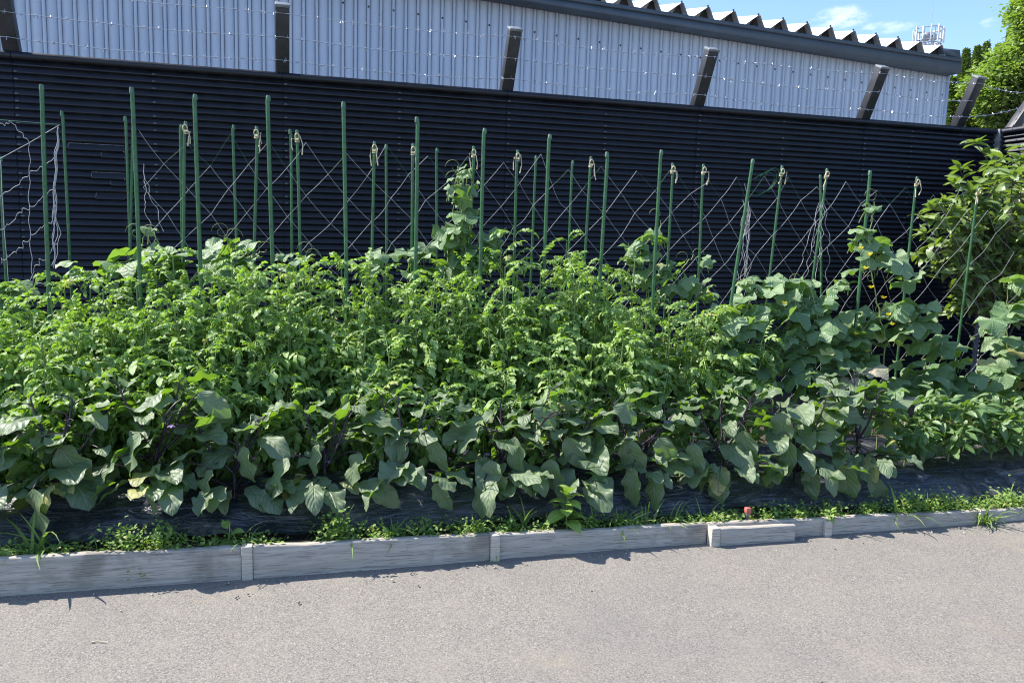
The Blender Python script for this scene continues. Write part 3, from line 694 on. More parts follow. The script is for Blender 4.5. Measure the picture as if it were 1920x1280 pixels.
# ------------------------------------------------------------------ climbing net
topB = np.array(topB); fz = np.polyfit([s_of(p) for p in topB], topB[:, 2], 1)
def net():
    r = np.random.default_rng(61); mb = MB(); d, h = .108, .128; s0, s1 = s_of(at_row(262, 300, TB)), s_of(at_row(1935, 400, TB)); ni = int((s1 - s0) / d); nj = 12
    N = {}
    for i in range(ni + 1):
        for j in range(nj + 1):
            if (i + j) % 2: continue
            s = s0 + i * d + r.normal(0, .008) ; slack = .5 + .9 * (i / ni > .55)
            z = np.polyval(fz, s) - .055 - j * h + r.normal(0, .008 * slack) - .014 * sin(i * .85)
            if j == 0: z += .035 * (i % 4 == 0) - .02 * slack * (.5 + .5 * sin(i * .9))
            s += .030 * slack * sin(i * .45 + j * .5)
            N[i, j] = bed(s, TB + .015 + .025 * sin(i * .6 + j * .8) + r.normal(0, .01), z)
    for (i, j), p in N.items():
        for di in (-1, 1):
            q = N.get((i + di, j + 1))
            if q is None: continue
            sl = r.uniform(0, .004) if r.random() < .93 else r.uniform(.012, .03)
            P = curve(p, q, -ZUP * sl + RD * r.normal(0, .002), 6); mb.tube(P, .0009, 4, mat=1 if (j == 0 and r.random() < .5) else 0)
    # loose tangled ends hanging
    for (x, y, x2, y2, nn) in ((1402, 335, 1392, 530, 8), (1540, 360, 1528, 520, 6), (268, 290, 300, 460, 2)):
        for q in range(nn):
            m = 26; u = np.linspace(0, 1, m); pa, pb = at_row(x + r.normal(0, 5), y + r.uniform(0, 60), TB - .03), at_row(x2 + r.normal(0, 13), y2 + r.uniform(-40, 25), TB - .03)
            P = pa + (pb - pa) * u[:, None] + RD * (np.cumsum(r.normal(0, .0035, m)) * np.sin(u * pi))[:, None] + RD * (.006 * np.sin(u * r.uniform(14, 30) + r.uniform(0, 6)))[:, None] + ND * (.012 * np.sin(u * 22 + q))[:, None]
            mb.tube(P, .0012, 4)
    for q in range(3):
        c = at_row(1428 + q * 8, 345 - 4 * q, TB - .03); an = np.linspace(0, 4.6, 14); mb.tube([c + RD * (.09 - .015 * q) * cos(a - 2.2) + ZUP * .075 * sin(a + .4) for a in an], .0010, 4, mat=1)
    return mb.build('climbing_net', [MAT['net'], MAT['netg']])
tag(net(), 'white diamond mesh climbing net hung on the tied stakes behind the tomatoes', 'net')
def loose_net():
    r = np.random.default_rng(62); mb = MB(); t = 1.75
    def st(pts, w=.004, mat=0, n=9):
        P = [];
        for a, b in zip(pts[:-1], pts[1:]):
            A, B = at_row(*a, t), at_row(*b, t); u = np.linspace(0, 1, n, endpoint=False)[:, None]; P.append(A + (B - A) * u)
        P.append(at_row(*pts[-1], t)[None]); P = np.concatenate(P); m = len(P)
        P = P + ZUP * (w * np.sin(np.arange(m) * 1.15 + r.uniform(0, 6)))[:, None] + RD * (w * .8 * np.sin(np.arange(m) * .9 + r.uniform(0, 6)))[:, None]
        mb.tube(P, .0014, 4, mat=mat)
    st([(-60, 222), (0, 225), (112, 234)], 0, 1)
    st([(-10, 303), (55, 268), (112, 234)], 0); st([(-5, 370), (30, 350), (55, 325), (80, 312), (105, 295)], .006)
    st([(0, 430), (25, 415), (40, 395), (60, 388), (80, 370), (102, 355)], .008); st([(0, 490), (15, 480), (35, 470), (50, 450), (75, 428), (100, 415)], .010)
    st([(56, 540), (62, 510), (75, 490), (90, 478), (104, 460)], .01)
    st([(-10, 230), (10, 235), (20, 227), (40, 250), (55, 268), (56, 320), (54, 380), (56, 440), (60, 500), (62, 545)], .005)
    for q in range(5): st([(110, 236), (105 + r.normal(0, 2), 300), (103 + r.normal(0, 4), 380), (101 + r.normal(0, 4), 440), (100 + r.normal(0, 5), 500)], .006)
    st([(1, 300), (6, 400), (16, 530)], .001); st([(18, 560), (40, 540), (85, 530)], .006)
    return mb.build('loose_net', [MAT['net'], MAT['netg']])
tag(loose_net(), 'separate slack white net with wavy strings and a green top cord at far left', 'net')

# ------------------------------------------------------------------ eggplants
def eggplant(s, t, h, spread, nleaf, label, seed, lean=0., flowers=2, hero=()):
    r = np.random.default_rng(seed); z0 = film_z(s, t) - .01; base = bed(s, t, z0); th = thing('eggplant', label, 'eggplant', base, 'eggplant row along the front ridge')
    st, lf, fl = MB(), MB(), MB(); tips = []; nb = 4
    main = curve(base, base + ZUP * h * .42 + RD * lean * .4, (r.normal(0, .01), r.normal(0, .01), 0)); st.tube(main, np.linspace(.0095, .007, len(main)), 6)
    nodes = []
    for k in range(nb):
        an = k * 2.4 + r.uniform(0, .9); d = RD * cos(an) * spread * .55 + ND * sin(an) * spread * .4 + RD * lean
        b0 = main[r.integers(3, 6)]; e = base + d * r.uniform(.7, 1.1) + ZUP * h * r.uniform(.72, 1.0)
        br = curve(b0, e, d * .12, 8); st.tube(br, np.linspace(.0065, .0032, 8), 5)
        for q in range(2, 8): nodes.append((br[q], d, q / 7))
    for q in range(1, 5): nodes.append((main[q], np.zeros(3), .1 * q))
    pos, az, pi_, ro, sc, va = [], [], [], [], [], []
    for k in range(nleaf):
        p, d, lev = nodes[r.integers(len(nodes))] if k >= len(nodes) else nodes[k]
        a = r.uniform(-pi, pi)
        if r.random() < .55: a = -pi / 2 + YAW + r.normal(0, .95)         # most blades turn to the open side
        if np.linalg.norm(d) > .02 and r.random() < .4: a = math.atan2(d[1], d[0]) + r.normal(0, .7)
        size = (.185 if lev < .75 else .13) * r.uniform(.5, 1.2) * (1 if lev < .99 else .6)
        pl = r.uniform(.04, .10); el = r.uniform(-.25, .55) if lev < .6 else r.uniform(.1, .8)
        tip = p + np.array([cos(a) * cos(el), sin(a) * cos(el), sin(el)]) * pl
        st.tube(curve(p, tip, ZUP * .008, 4), [.003, .0026, .0024, .002], 4)
        tip = tip + ND * max(0.,   .42 * tip[2] + .17 - np.dot(tip - O, ND))
        fl_z = tip[2] - film_z(s_of(tip), float(np.clip(np.dot(tip - O, ND), .16, .8)))
        pos.append(tip); az.append(a + r.normal(0, .25)); sc.append(size)
        pi_.append(np.clip(el - r.uniform(.0, .7), -.85, .6) if lev < .85 else el - r.uniform(0, .5)); ro.append(r.normal(0, .35))
        v = [r.uniform(0, 1), 0, 0]
        if r.random() < .015: v[1] = r.uniform(.12, .3)
        va.append(v)
    for k in range(11):
        a = r.uniform(-pi, pi) if k < 2 else -pi / 2 + YAW + r.normal(0, .9); rr_ = r.uniform(.06, .215); q = main[2] + np.array([cos(a), sin(a), 0]) * rr_ + ZUP * r.uniform(.0, .06)
        st.tube(curve(main[1], q, ZUP * .02, 5), [.0034, .003, .0028, .0026, .002], 4)
        pos.append(q); az.append(a + r.normal(0, .3)); sc.append(r.uniform(.11, .19)); pi_.append(r.uniform(-.8, -.1)); ro.append(r.normal(0, .3)); va.append([r.uniform(0, 1), r.uniform(.1, .5) if r.random() < .12 else 0, 0])
    scatter(lf, EGG, np.array(pos), sunward(rot(az, pi_, ro), .6), sc, np.array(va), r)
    for (bx, by, tx, ty, ht) in hero:                      # the big blades one sees singly
        A, B = at_row(bx, by, ht + .02), at_row(tx, ty, ht); X = nrm(B - A); Nn = np.array([0, -1., .15]) * .55 + SUN * .75; Nn = nrm(Nn - X * np.dot(Nn, X))
        Rh = np.stack([X, np.cross(Nn, X), Nn], -1)[None]
        scatter(lf, [EGG[k] for k in (2, 6, 0, 10)], A[None], Rh, np.linalg.norm(B - A) * 1.06, np.array([[r.uniform(.55, 1.), 0, 0]]), r)
        st.tube(curve(main[3], A, ZUP * .03, 6), np.linspace(.0035, .0025, 6), 4)
    V = np.concatenate(lf.v); tt = np.clip((V - O) @ ND, .0, .85); sv = (V - O) @ RD
    fl0 = np.array([edge_z(a) + np.interp(b, TP, HP) for a, b in zip(sv, tt)]) + .022
    low = V[:, 2] < fl0; V[low, 2] = fl0[low] + .002 * r.random(low.sum()); lf.v = [V]
    st.build('stems', MAT['eggstem'], th); lf.build('foliage', MAT['egg'], th)
    if flowers:
        for k in range(flowers):
            p, d, lev = nodes[r.integers(6, len(nodes) - 4)]; q = p + np.array([r.normal(0, .03), -.05, -.03])
            fl = MB()
            for a in range(5): scatter(fl, PET, q[None], rot(a * 1.257, -.9, 0), .018, varr(r, 1, pyel=0), r)
            fl.build('flower', MAT['purple'], th)
EG = [(-30, .40, .30, 30, 'eggplant cut off by the left edge of the photo'), (115, .42, .32, 34, 'eggplant at the left with one big pale leaf hanging over the mulch to the weeds'),
      (300, .50, .34, 42, 'bushy eggplant with broad leaves, second fully visible one from the left'), (440, .36, .26, 26, 'low eggplant with drooping leaves behind the small curled weed'),
      (610, .42, .26, 24, 'sparse eggplant with upright narrow leaves and bare dark stem, left of centre'), (755, .42, .26, 26, 'open eggplant with a fork of bare dark branches above bare mulch'),
      (925, .46, .32, 38, 'full eggplant with a long diagonal purple branch, just left of the pale broad weed'), (1060, .44, .30, 32, 'eggplant directly behind the large pale broad-leaved weed'),
      (1195, .42, .30, 36, 'eggplant with two hanging leaves touching the mulch, right of the pale broad weed'), (1350, .50, .32, 42, 'dense tall eggplant left of the red-topped marker peg'),
      (1480, .52, .30, 42, 'dense tall eggplant right behind the red-topped marker peg'), (1600, .52, .32, 50, 'rightmost eggplant, next to the narrow-leaved pepper plants')]
HERO = {0: ((15, 835, -6, 908, .24),), 1: ((62, 915, 95, 1028, .13), (112, 835, 168, 908, .28), (60, 790, 10, 800, .30)), 2: ((262, 812, 236, 895, .22), (222, 858, 192, 908, .22), (302, 868, 292, 962, .17), (398, 880, 378, 962, .17), (330, 752, 255, 772, .3), (372, 735, 430, 780, .3)),
        3: ((455, 835, 470, 905, .24),), 4: ((540, 858, 500, 942, .18), (598, 832, 592, 890, .24), (676, 848, 652, 915, .2)), 5: ((765, 822, 742, 868, .26), (806, 824, 836, 880, .25), (690, 898, 745, 948, .17), (815, 905, 845, 955, .17)),
        6: ((966, 818, 976, 890, .22), (918, 862, 938, 930, .19), (905, 905, 903, 972, .16), (900, 795, 862, 850, .26), (925, 775, 880, 800, .3), (1000, 765, 1040, 800, .3)), 7: ((1060, 820, 1095, 875, .25), (1030, 860, 1045, 925, .2)),
        8: ((1172, 826, 1202, 888, .24), (1186, 876, 1190, 948, .17), (1232, 882, 1228, 955, .17), (1150, 762, 1195, 790, .3), (1235, 820, 1262, 870, .25)), 9: ((1392, 806, 1412, 875, .25), (1300, 830, 1310, 900, .22), (1350, 880, 1345, 945, .18)),
        10: ((1462, 772, 1472, 832, .28), (1482, 828, 1476, 890, .22), (1520, 875, 1526, 935, .18)), 11: ((1582, 868, 1592, 938, .18), (1560, 765, 1620, 795, .3), (1630, 895, 1660, 940, .18))}
for k, (x, h, sp, nl, lab) in enumerate(EG):
    eggplant(s_of(at_row(x, 890, .38)), .355 + .05 * ((k * 37 % 10) / 10 - .5), h * .95, sp, int(nl * .9), lab, 700 + k, lean=.09 if k == 6 else 0, flowers=1 if k in (2, 4, 6, 8, 9) else 0, hero=HERO.get(k, ()))

# ------------------------------------------------------------------ peppers
def pepper(s, t, h, label, seed):
    r = np.random.default_rng(seed); base = bed(s, t, film_z(s, t) - .01); th = thing('pepper_plant', label, 'pepper plant', base, 'pepper plants at the right end of the ridge')
    st, lf = MB(), MB(); pos, az, pt, ro, sc = [], [], [], [], []
    for k in range(9):
        an = k * 2.4; d = (RD * cos(an) + ND * sin(an)) * r.uniform(.07, .2); e = base + d + ZUP * h * r.uniform(.5, 1.0); br = curve(base + ZUP * .05, e, d * .15, 8); st.tube(br, np.linspace(.006, .002, 8), 5)
        for q in range(2, 8):
            for w in range(3 if q < 6 else 5):
                a = r.uniform(-pi, pi); pos.append(br[q] + np.array([cos(a), sin(a), .3]) * .018); az.append(a); pt.append(r.uniform(-.9, .5)); ro.append(r.normal(0, .4)); sc.append(r.uniform(.06, .115) * (1 if q < 7 else .7))
    scatter(lf, PEP, np.array(pos), sunward(rot(az, pt, ro), .4), sc, varr(r, len(pos)), r)
    st.tube([base - ZUP * .02, base + ZUP * .06], .007, 6); st.build('stems', MAT['tomstem'], th); lf.build('foliage', MAT['pep'], th)
for k, (x, h, lab) in enumerate(((1695, .42, 'bushy pepper plant with narrow pointed leaves beside the rightmost eggplant'), (1775, .44, 'pepper plant second from the eggplants, standing tallest of the narrow-leaved plants'),
        (1855, .42, 'pepper plant with two pale round leaves, third from the eggplants'), (1945, .42, 'pepper plant cut off by the right edge of the photo'))):
    pepper(s_of(at_row(x, 880, .48)), .48, h, lab, 760 + k)

# ------------------------------------------------------------------ tomatoes
def tomato(s, t, h, label, seed, nsh=7, spread=.30, fruit=False):
    r = np.random.default_rng(seed); base = bed(s, t, soil_z(s, t)); th = thing('tomato_plant', label, 'tomato plant', base, 'tomato plants in the middle of the bed')
    st, lf = MB(), MB(); pos, az, pt, ro, sc, va = [], [], [], [], [], []
    for k in range(nsh):
        an = r.uniform(0, 2 * pi); rad_ = spread * math.sqrt(r.uniform(.05, 1)); d = RD * cos(an) * rad_ + ND * sin(an) * rad_ * 1.05
        fwd = -np.dot(d, ND)                                     # shoots that fall towards the road stay lower
        hh = h * r.uniform(.82, 1.06) - max(0, fwd) * .85
        e = base + d + ZUP * hh; br = curve(base + ZUP * .05, e, d * .25 + ZUP * .02, 10); st.tube(br, np.linspace(.0075, .0035, 10), 5)
        for q in range(2, 10):
            for w in range(2 if q < 9 else 3):
                a = r.uniform(-pi, pi)
                if r.random() < .35: a = -pi / 2 + r.normal(0, .9)
                topf = q / 9
                pos.append(br[q] + r.normal(0, .01, 3)); az.append(a); ro.append(r.normal(0, .4))
                pt.append(r.uniform(-.35, .55) if q < 8 else r.uniform(.3, 1.2)); sc.append(r.uniform(.15, .24) * (1 if q < 8 else .62))
                va.append([np.clip(r.uniform(.0, .7) + .4 * topf ** 3, 0, 1), r.uniform(.15, .5) if r.random() < .02 else 0, 0])
    scatter(lf, TOM, np.array(pos), sunward(rot(az, pt, ro), .35), sc, np.array(va), r)
    st.build('stems', MAT['tomstem'], th); lf.build('foliage', MAT['tom'], th)
    return th
XT = np.linspace(-120, 1310, 15)
for k, x in enumerate(XT):
    for row, (t, hm, y) in enumerate(((.84, .74, 700), (1.10, 1.02, 620))):
        s = s_of(at_row(x + (28 if row else 0), y, t)) + rng.normal(0, .02); hh = hm + rng.normal(0, .05)
        xx = x + (28 if row else 0)
        yc = np.interp(xx, [-150, 0, 80, 150, 350, 550, 640, 900, 960, 1010, 1060, 1110, 1180, 1250, 1330], [605, 598, 570, 525, 520, 510, 530, 530, 500, 465, 490, 505, 525, 565, 610])
        if row: hh = at_row(xx, yc - 36, t)[2] - .085 + rng.normal(0, .02) - soil_z(s, t)
        else: hh = at_row(xx, yc + 70, t)[2] - .06 + rng.normal(0, .05) - soil_z(s, t)
        if row and k in (2, 3): hh += .0
        if row == 0 and k > 12: continue
        where = 'front' if row == 0 else 'back'
        tomato(s, t, hh, f'leafy tomato plant in the {where} line of tomatoes, {["first","second","third","fourth","fifth","sixth","seventh","eighth","ninth","tenth","eleventh","twelfth","thirteenth","fourteenth","fifteenth"][k]} from the left', 800 + k * 2 + row, 14 if row else 10)

# ------------------------------------------------------------------ cucumbers and other vines
def vine(label, seed, base_px, t, stems, clusters, flowers=(), name='cucumber_vine', cat='cucumber vine', tendrils=2, group='cucumber vines on the net', dry=()):
    """stems: pixel polylines in the row plane; clusters: (x, y, spread_px, count, size, t offset)."""
    r = np.random.default_rng(seed); b = at_row(base_px[0], base_px[1], t); s = s_of(b); base = bed(s, t, soil_z(s, t)); th = thing(name, label, cat, base, group)
    st, lf, fl = MB(), MB(), MB()
    for pl in stems:
        P = np.array([at_row(x, y, t - .02) for x, y in pl]); P = np.concatenate([base[None], P]); u = np.arange(len(P)); uu = np.linspace(0, len(P) - 1, len(P) * 5)
        Q = np.stack([np.interp(uu, u, P[:, k]) for k in range(3)], 1) + r.normal(0, .004, (len(uu), 3)); st.tube(Q, np.linspace(.005, .0025, len(uu)), 5)
        for k in range(tendrils):
            c = Q[r.integers(len(Q) // 2, len(Q))]; an = np.linspace(0, r.uniform(4, 9), 16); sz = np.linspace(.05, .008, 16)
            st.tube([c + RD * (.03 + sz[i] * cos(a)) * (1 if k % 2 else -1) + ZUP * (sz[i] * sin(a) + .03) - ND * .01 for i, a in enumerate(an)], .0012, 4)
    for (x, y, sp, n, size, dt) in clusters:
        for k in range(n):
            tt = t + dt + r.normal(0, .05); p = at_row(x + r.normal(0, sp), y + r.normal(0, sp * .6), tt)
            a = -pi / 2 + r.normal(0, .85); pt = r.uniform(-.85, .35); szz = size * r.uniform(.65, 1.15)
            stem0 = p + np.array([r.normal(0, .03), .05, -.08]); st.tube(curve(stem0, p, ZUP * .015, 5), [.003, .0026, .0024, .0022, .002], 4)
            ya = r.uniform(.15, .75) if r.random() < .012 else 0.
            scatter(lf, CUC, p[None], sunward(rot(a, pt - (.35 if y < 500 else 0), r.normal(0, .5)), .45 if y < 500 else .75), szz, np.array([[r.uniform(0, 1), ya, 0]]), r)
    for (x, y, sz, yv) in dry:
        p = at_row(x, y, t - .22); scatter(lf, CUC, p[None], sunward(rot(-pi / 2 + r.normal(0, .7), r.uniform(-.7, 0), r.normal(0, .4)), .5), sz, np.array([[1., yv, 0]]), r)
    lf.build('foliage', MAT['cuc'], th); st.build('stems', MAT['cucstem'], th)
    for (x, y) in flowers:
        c = at_row(x, y, t - .10); fl = MB()
        for a in range(5): scatter(fl, PET, c[None], rot(a * 1.257 + r.uniform(0, .3), r.uniform(.0, .5), 0), .028, varr(r, 1, pyel=0), r)
        fl.build('flower', MAT['yellow'], th)
vine('vine with bright leaves behind the leftmost stakes, running low over the tomatoes', 901, (240, 520), 1.40, [[(200, 500), (262, 480), (272, 430)]],
     [(150, 500, 26, 5, .13, 0), (225, 505, 28, 8, .17, 0), (285, 500, 26, 8, .19, 0), (272, 428, 6, 3, .09, 0), (330, 510, 20, 5, .16, 0)])
vine('lone large lobed pale leaf plant at the left edge under the loose net', 902, (10, 560), 1.35, [[(0, 555), (20, 545)]], [(12, 545, 14, 4, .20, 0), (-20, 560, 18, 4, .22, 0)], tendrils=0)
vine('vine with folded bright leaves between the third and fourth tall stakes', 903, (430, 500), 1.42, [[(430, 490), (425, 445)], [(470, 480), (500, 470)]],
     [(420, 470, 22, 7, .14, 0), (460, 490, 24, 7, .16, 0), (395, 500, 20, 5, .14, 0), (428, 452, 4, 2, .08, 0)])
vine('small low vine behind the tomatoes between the fourth and fifth tall stakes', 904, (580, 510), 1.42, [[(570, 490), (590, 475)]], [(570, 500, 26, 6, .12, 0), (540, 480, 14, 3, .08, 0), (700, 480, 14, 4, .10, 0), (690, 505, 24, 6, .14, 0)])
vine('tall cucumber vine climbing in a column to a curled tip mid net', 905, (870, 520), 1.40, [[(872, 480), (866, 400), (862, 350), (860, 310)], [(900, 470), (925, 455)]],
     [(780, 475, 18, 6, .17, 0), (800, 500, 22, 5, .17, 0), (850, 445, 14, 8, .18, 0), (882, 405, 11, 6, .16, 0), (866, 372, 8, 6, .12, 0), (862, 325, 7, 8, .085, 0), (848, 350, 4, 2, .10, 0), (873, 350, 6, 3, .13, 0), (880, 480, 22, 11, .17, 0), (930, 450, 14, 5, .16, 0), (860, 425, 12, 4, .15, 0), (910, 490, 22, 5, .15, 0)], tendrils=3)
vine('short cucumber vine with a few upright leaves around the tenth tall stake', 906, (1220, 540), 1.40, [[(1215, 500), (1230, 450), (1240, 412)], [(1270, 510), (1300, 480)]],
     [(1215, 440, 6, 3, .11, 0), (1234, 447, 6, 3, .13, 0), (1190, 460, 7, 3, .13, 0), (1215, 480, 9, 4, .14, 0), (1190, 495, 9, 4, .15, 0), (1215, 515, 20, 7, .15, 0), (1275, 500, 12, 3, .10, 0), (1272, 530, 26, 8, .14, 0), (1320, 540, 20, 6, .14, 0), (1318, 490, 5, 2, .09, 0)])
vine('sprawling cucumber plant with big leaves at the foot of the leaning stake', 907, (1400, 700), 1.15, [[(1390, 600), (1420, 540)], [(1480, 610), (1500, 520)]],
     [(1350, 595, 28, 9, .19, 0), (1430, 560, 36, 14, .18, .05), (1420, 625, 40, 16, .19, -.05), (1410, 685, 44, 14, .18, -.12), (1470, 650, 40, 14, .19, -.10), (1480, 530, 26, 9, .15, .1), (1400, 530, 16, 5, .14, .1), (1430, 770, 50, 10, .17, -.18), (1340, 640, 26, 7, .17, -.05)], [(1385, 632), (1532, 712), (1470, 570)], tendrils=2, dry=((1340, 628, .09, .3), (1375, 600, .16, 0.)))
vine('sprawling cucumber plant with drying leaves right of the leaning stake', 908, (1560, 720), 1.12, [[(1540, 620), (1520, 540)], [(1600, 640), (1640, 590)]],
     [(1530, 580, 34, 12, .18, .05), (1560, 640, 36, 16, .19, 0), (1600, 620, 30, 9, .18, .05), (1540, 700, 44, 14, .19, -.12), (1610, 700, 40, 14, .19, -.10), (1640, 740, 36, 8, .17, -.15), (1580, 540, 22, 6, .14, .15), (1580, 790, 45, 10, .17, -.22)], [(1626, 660), (1574, 620), (1605, 628)], tendrils=2, dry=((1640, 690, .15, 1.), (1550, 660, .09, .5), (1590, 715, .13, .8)))
vine('flowering cucumber vine climbing the right front stake, with small yellow flowers', 909, (1660, 680), 1.10, [[(1660, 640), (1645, 570), (1630, 500), (1632, 430), (1640, 380)]],
     [(1632, 385, 8, 5, .09, 0), (1625, 430, 8, 5, .12, 0), (1602, 455, 7, 3, .13, 0), (1650, 460, 10, 5, .14, 0), (1640, 480, 10, 4, .13, 0), (1680, 490, 10, 3, .15, 0), (1700, 520, 10, 3, .15, 0), (1690, 575, 18, 8, .19, 0), (1730, 600, 16, 6, .18, 0), (1660, 600, 16, 4, .15, 0), (1690, 640, 22, 6, .18, 0)],
     [(1613, 468), (1631, 480), (1622, 505), (1633, 541), (1656, 560), (1673, 610), (1665, 592)], tendrils=4)
vine('cucumber vine with very large leaves against the right edge of the photo', 910, (1900, 780), 1.15, [[(1890, 700), (1885, 600), (1890, 540)], [(1800, 720), (1780, 680)]],
     [(1890, 530, 14, 4, .18, 0), (1905, 575, 14, 5, .20, 0), (1860, 600, 12, 4, .18, 0), (1880, 635, 16, 5, .20, 0), (1910, 690, 18, 6, .20, 0), (1860, 690, 18, 6, .16, 0), (1780, 660, 22, 9, .19, 0), (1750, 720, 30, 12, .19, -.05), (1830, 730, 30, 12, .19, -.05), (1900, 750, 22, 8, .20, -.05), (1700, 720, 26, 9, .18, -.08), (1680, 770, 30, 8, .17, -.12), (1780, 780, 36, 8, .18, -.10), (1700, 820, 36, 8, .16, -.25), (1800, 825, 45, 10, .16, -.25), (1900, 830, 30, 7, .16, -.25)],
     [(1724, 650), (1820, 678), (1860, 722), (1838, 700)], tendrils=3, dry=((1700, 745, .16, 1.), (1850, 675, .10, .4), (1905, 660, .12, .8)))

# ------------------------------------------------------------------ glossy shrub by the fence corner
def shrub():
    r = np.random.default_rng(77); t = 1.98; b = at_row(1880, 640, t); s = s_of(b); base = bed(s, t, soil_z(s, t)); th = thing('glossy_shrub', 'dark green glossy-leaved shrub in front of the fence corner at right', 'shrub', base)
    st, lf = MB(), MB(); pos, az, pt, ro, sc, va = [], [], [], [], [], []
    trunk = curve(base, at_row(1880, 500, t), (0, 0, 0), 6); st.tube(trunk, np.linspace(.028, .02, 6), 7)
    tips = [(1830, 262), (1880, 290), (1915, 300), (1790, 335), (1750, 385), (1735, 430), (1720, 470), (1760, 450), (1800, 400), (1850, 340), (1890, 350), (1940, 330), (1960, 380), (1830, 430), (1880, 420), (1920, 450), (1760, 500), (1820, 500), (1870, 500), (1930, 520), (1800, 540), (1790, 580), (1900, 570), (1850, 380), (1780, 420), (1960, 470), (1730, 400), (1800, 310), (1900, 320), (1935, 285), (1912, 268), (1955, 300), (1860, 300), (1820, 350), (1770, 370)]
    for k, (x, y) in enumerate(tips):
        e = at_row(x, y + 8, t + r.normal(0, .16)); b0 = trunk[r.integers(2, 6)]; br = curve(b0, e, ZUP * .08 + r.normal(0, .03, 3), 12); st.tube(br, np.linspace(.010, .0025, 12), 5)
        for q in range(4, 12):
            for w in range(7 if q < 11 else 9):
                a = r.uniform(-pi, pi); p = br[q] + r.normal(0, .05, 3) * (q < 10); pos.append(p); az.append(a); pt.append(r.uniform(-.3, .9) if q > 9 else r.uniform(-.8, .6)); ro.append(r.normal(0, .5)); sc.append(r.uniform(.09, .14)); va.append([min(1, r.uniform(0, .7) + (.35 if q > 10 else 0)), 0, 0])
                st.tube([br[q], p], .0015, 4)
    scatter(lf, SHR, np.array(pos), sunward(rot(az, pt, ro), .3), sc, np.array(va), r); st.build('branches', MAT['bark'], th); lf.build('foliage', MAT['shrub'], th)
shrub()

# ------------------------------------------------------------------ weeds along the edging
def broad_weed(x, y, t, h, label, seed, n=10, size=.085):
    r = np.random.default_rng(seed); p = at_row(x, y, t); s = s_of(p); base = bed(s, t, soil_z(s, t) - .01); th = thing('broad_leaved_weed', label, 'weed', base); st, lf = MB(), MB()
    top = base + ZUP * h + r.normal(0, .01, 3); m = curve(base, top, r.normal(0, .008, 3), 8); st.tube(m, np.linspace(.004, .0022, 8), 5); pos, az, pt = [], [], []
    for k in range(n): q = 2 + int(k / n * 5.9); pos.append(m[q] + r.normal(0, .004, 3)); az.append(k * 2.4 + r.uniform(0, .5)); pt.append(.9 * k / n - .25 + r.normal(0, .1))
    scatter(lf, WEE, np.array(pos), rot(az, pt, r.normal(0, .25, n)), size * np.linspace(1.1, .75, n), varr(r, n, .3, 1, 0), r); st.build('stem', MAT['cucstem'], th); lf.build('foliage', MAT['weed'], th)
broad_weed(1065, 985, .06, .165, 'large pale green broad-leaved weed beside the edging at the centre', 31, 16, .105)
broad_weed(425, 1010, .10, .085, 'smaller curled pale weed with arching leaves behind the left edging peg', 32, 8, .075)
broad_weed(1552, 985, .02, .05, 'leafy weed clump spilling over the small peg right of the doubled plank', 33, 14, .04)
broad_weed(1710, 965, .10, .06, 'round-leaved weed standing over the ground cover at right', 34, 12, .036)
broad_weed(958, 970, .12, .08, 'thin dark upright weed left of the big pale weed', 35, 12, .018)
def tuft(x, y, t, n, L, label, seed, on_road=False, up=.8):
    r = np.random.default_rng(seed); p = at_row(x, y, t); s = s_of(p); base = bed(s, t, 0 if on_road else soil_z(s, t) - .005); lf = MB()
    pos = base + RD * r.normal(0, .016, n)[:, None] + ND * np.abs(r.normal(0, .010, n))[:, None]
    scatter(lf, GRS, pos, rot(r.uniform(-pi, pi, n), r.uniform(up - .5, up + .5, n), r.normal(0, .4, n)), r.uniform(.6, 1.3, n) * L, varr(r, n, 0, 1, .04), r)
    tag(lf.build('grass_tuft', MAT['grass']), label, 'grass tuft', 'grass tufts along the edging')
for k, (x, y, t, n, L, lab) in enumerate(((70, 1010, .08, 16, .19, 'long bent grass tuft at the far left in front of the mulch'), (335, 1010, .09, 12, .12, 'upright grass tuft between the yellow-green ground cover and the curled weed'),
        (460, 1010, .07, 12, .12, 'grass tuft directly behind the tall left peg'), (640, 985, .10, 14, .15, 'grass tuft with one tall blade beside the bright ground cover left of centre'), (735, 985, .08, 22, .12, 'spreading grass tuft in front of the open eggplant'),
        (800, 978, .08, 16, .11, 'grass tuft just left of the round seed heads'), (890, 972, .09, 18, .14, 'grass tuft left of the pale square peg'), (975, 968, .10, 16, .13, 'wispy grass tuft between the square peg and the big pale weed'),
        (1120, 968, .08, 20, .13, 'dense grass tuft immediately right of the big pale weed'), (1165, 962, .07, 22, .14, 'arching grass tuft, second right of the big pale weed'), (1215, 958, .07, 16, .12, 'flattened grass tuft third right of the big pale weed'),
        (1265, 952, .08, 12, .12, 'small grass tuft hanging towards the doubled plank'), (1335, 948, .08, 10, .12, 'single-bladed grass tuft left of the red-topped peg'), (1690, 955, .03, 14, .17, 'sparse long grass drooping over the low board on to the road'),
        (1750, 948, .05, 12, .14, 'thin grass tuft at the end of the round-leaved ground cover'), (1790, 940, .10, 14, .12, 'pale grass tuft before the last board joint'), (1900, 935, .08, 26, .14, 'thick grass tuft at the right edge above the last board'), (1860, 940, .08, 18, .12, 'grass tuft behind the last board joint'))):
    tuft(x, y, t, n, L, lab, 1000 + k)
tuft(1846, 985, -.02, 34, .15, 'bushy grass clump growing from the road at the last board joint', 1050, True, .9)
tuft(925, 1045, -.025, 8, .05, 'tiny sprout in the road joint at the foot of the square peg', 1051, True)
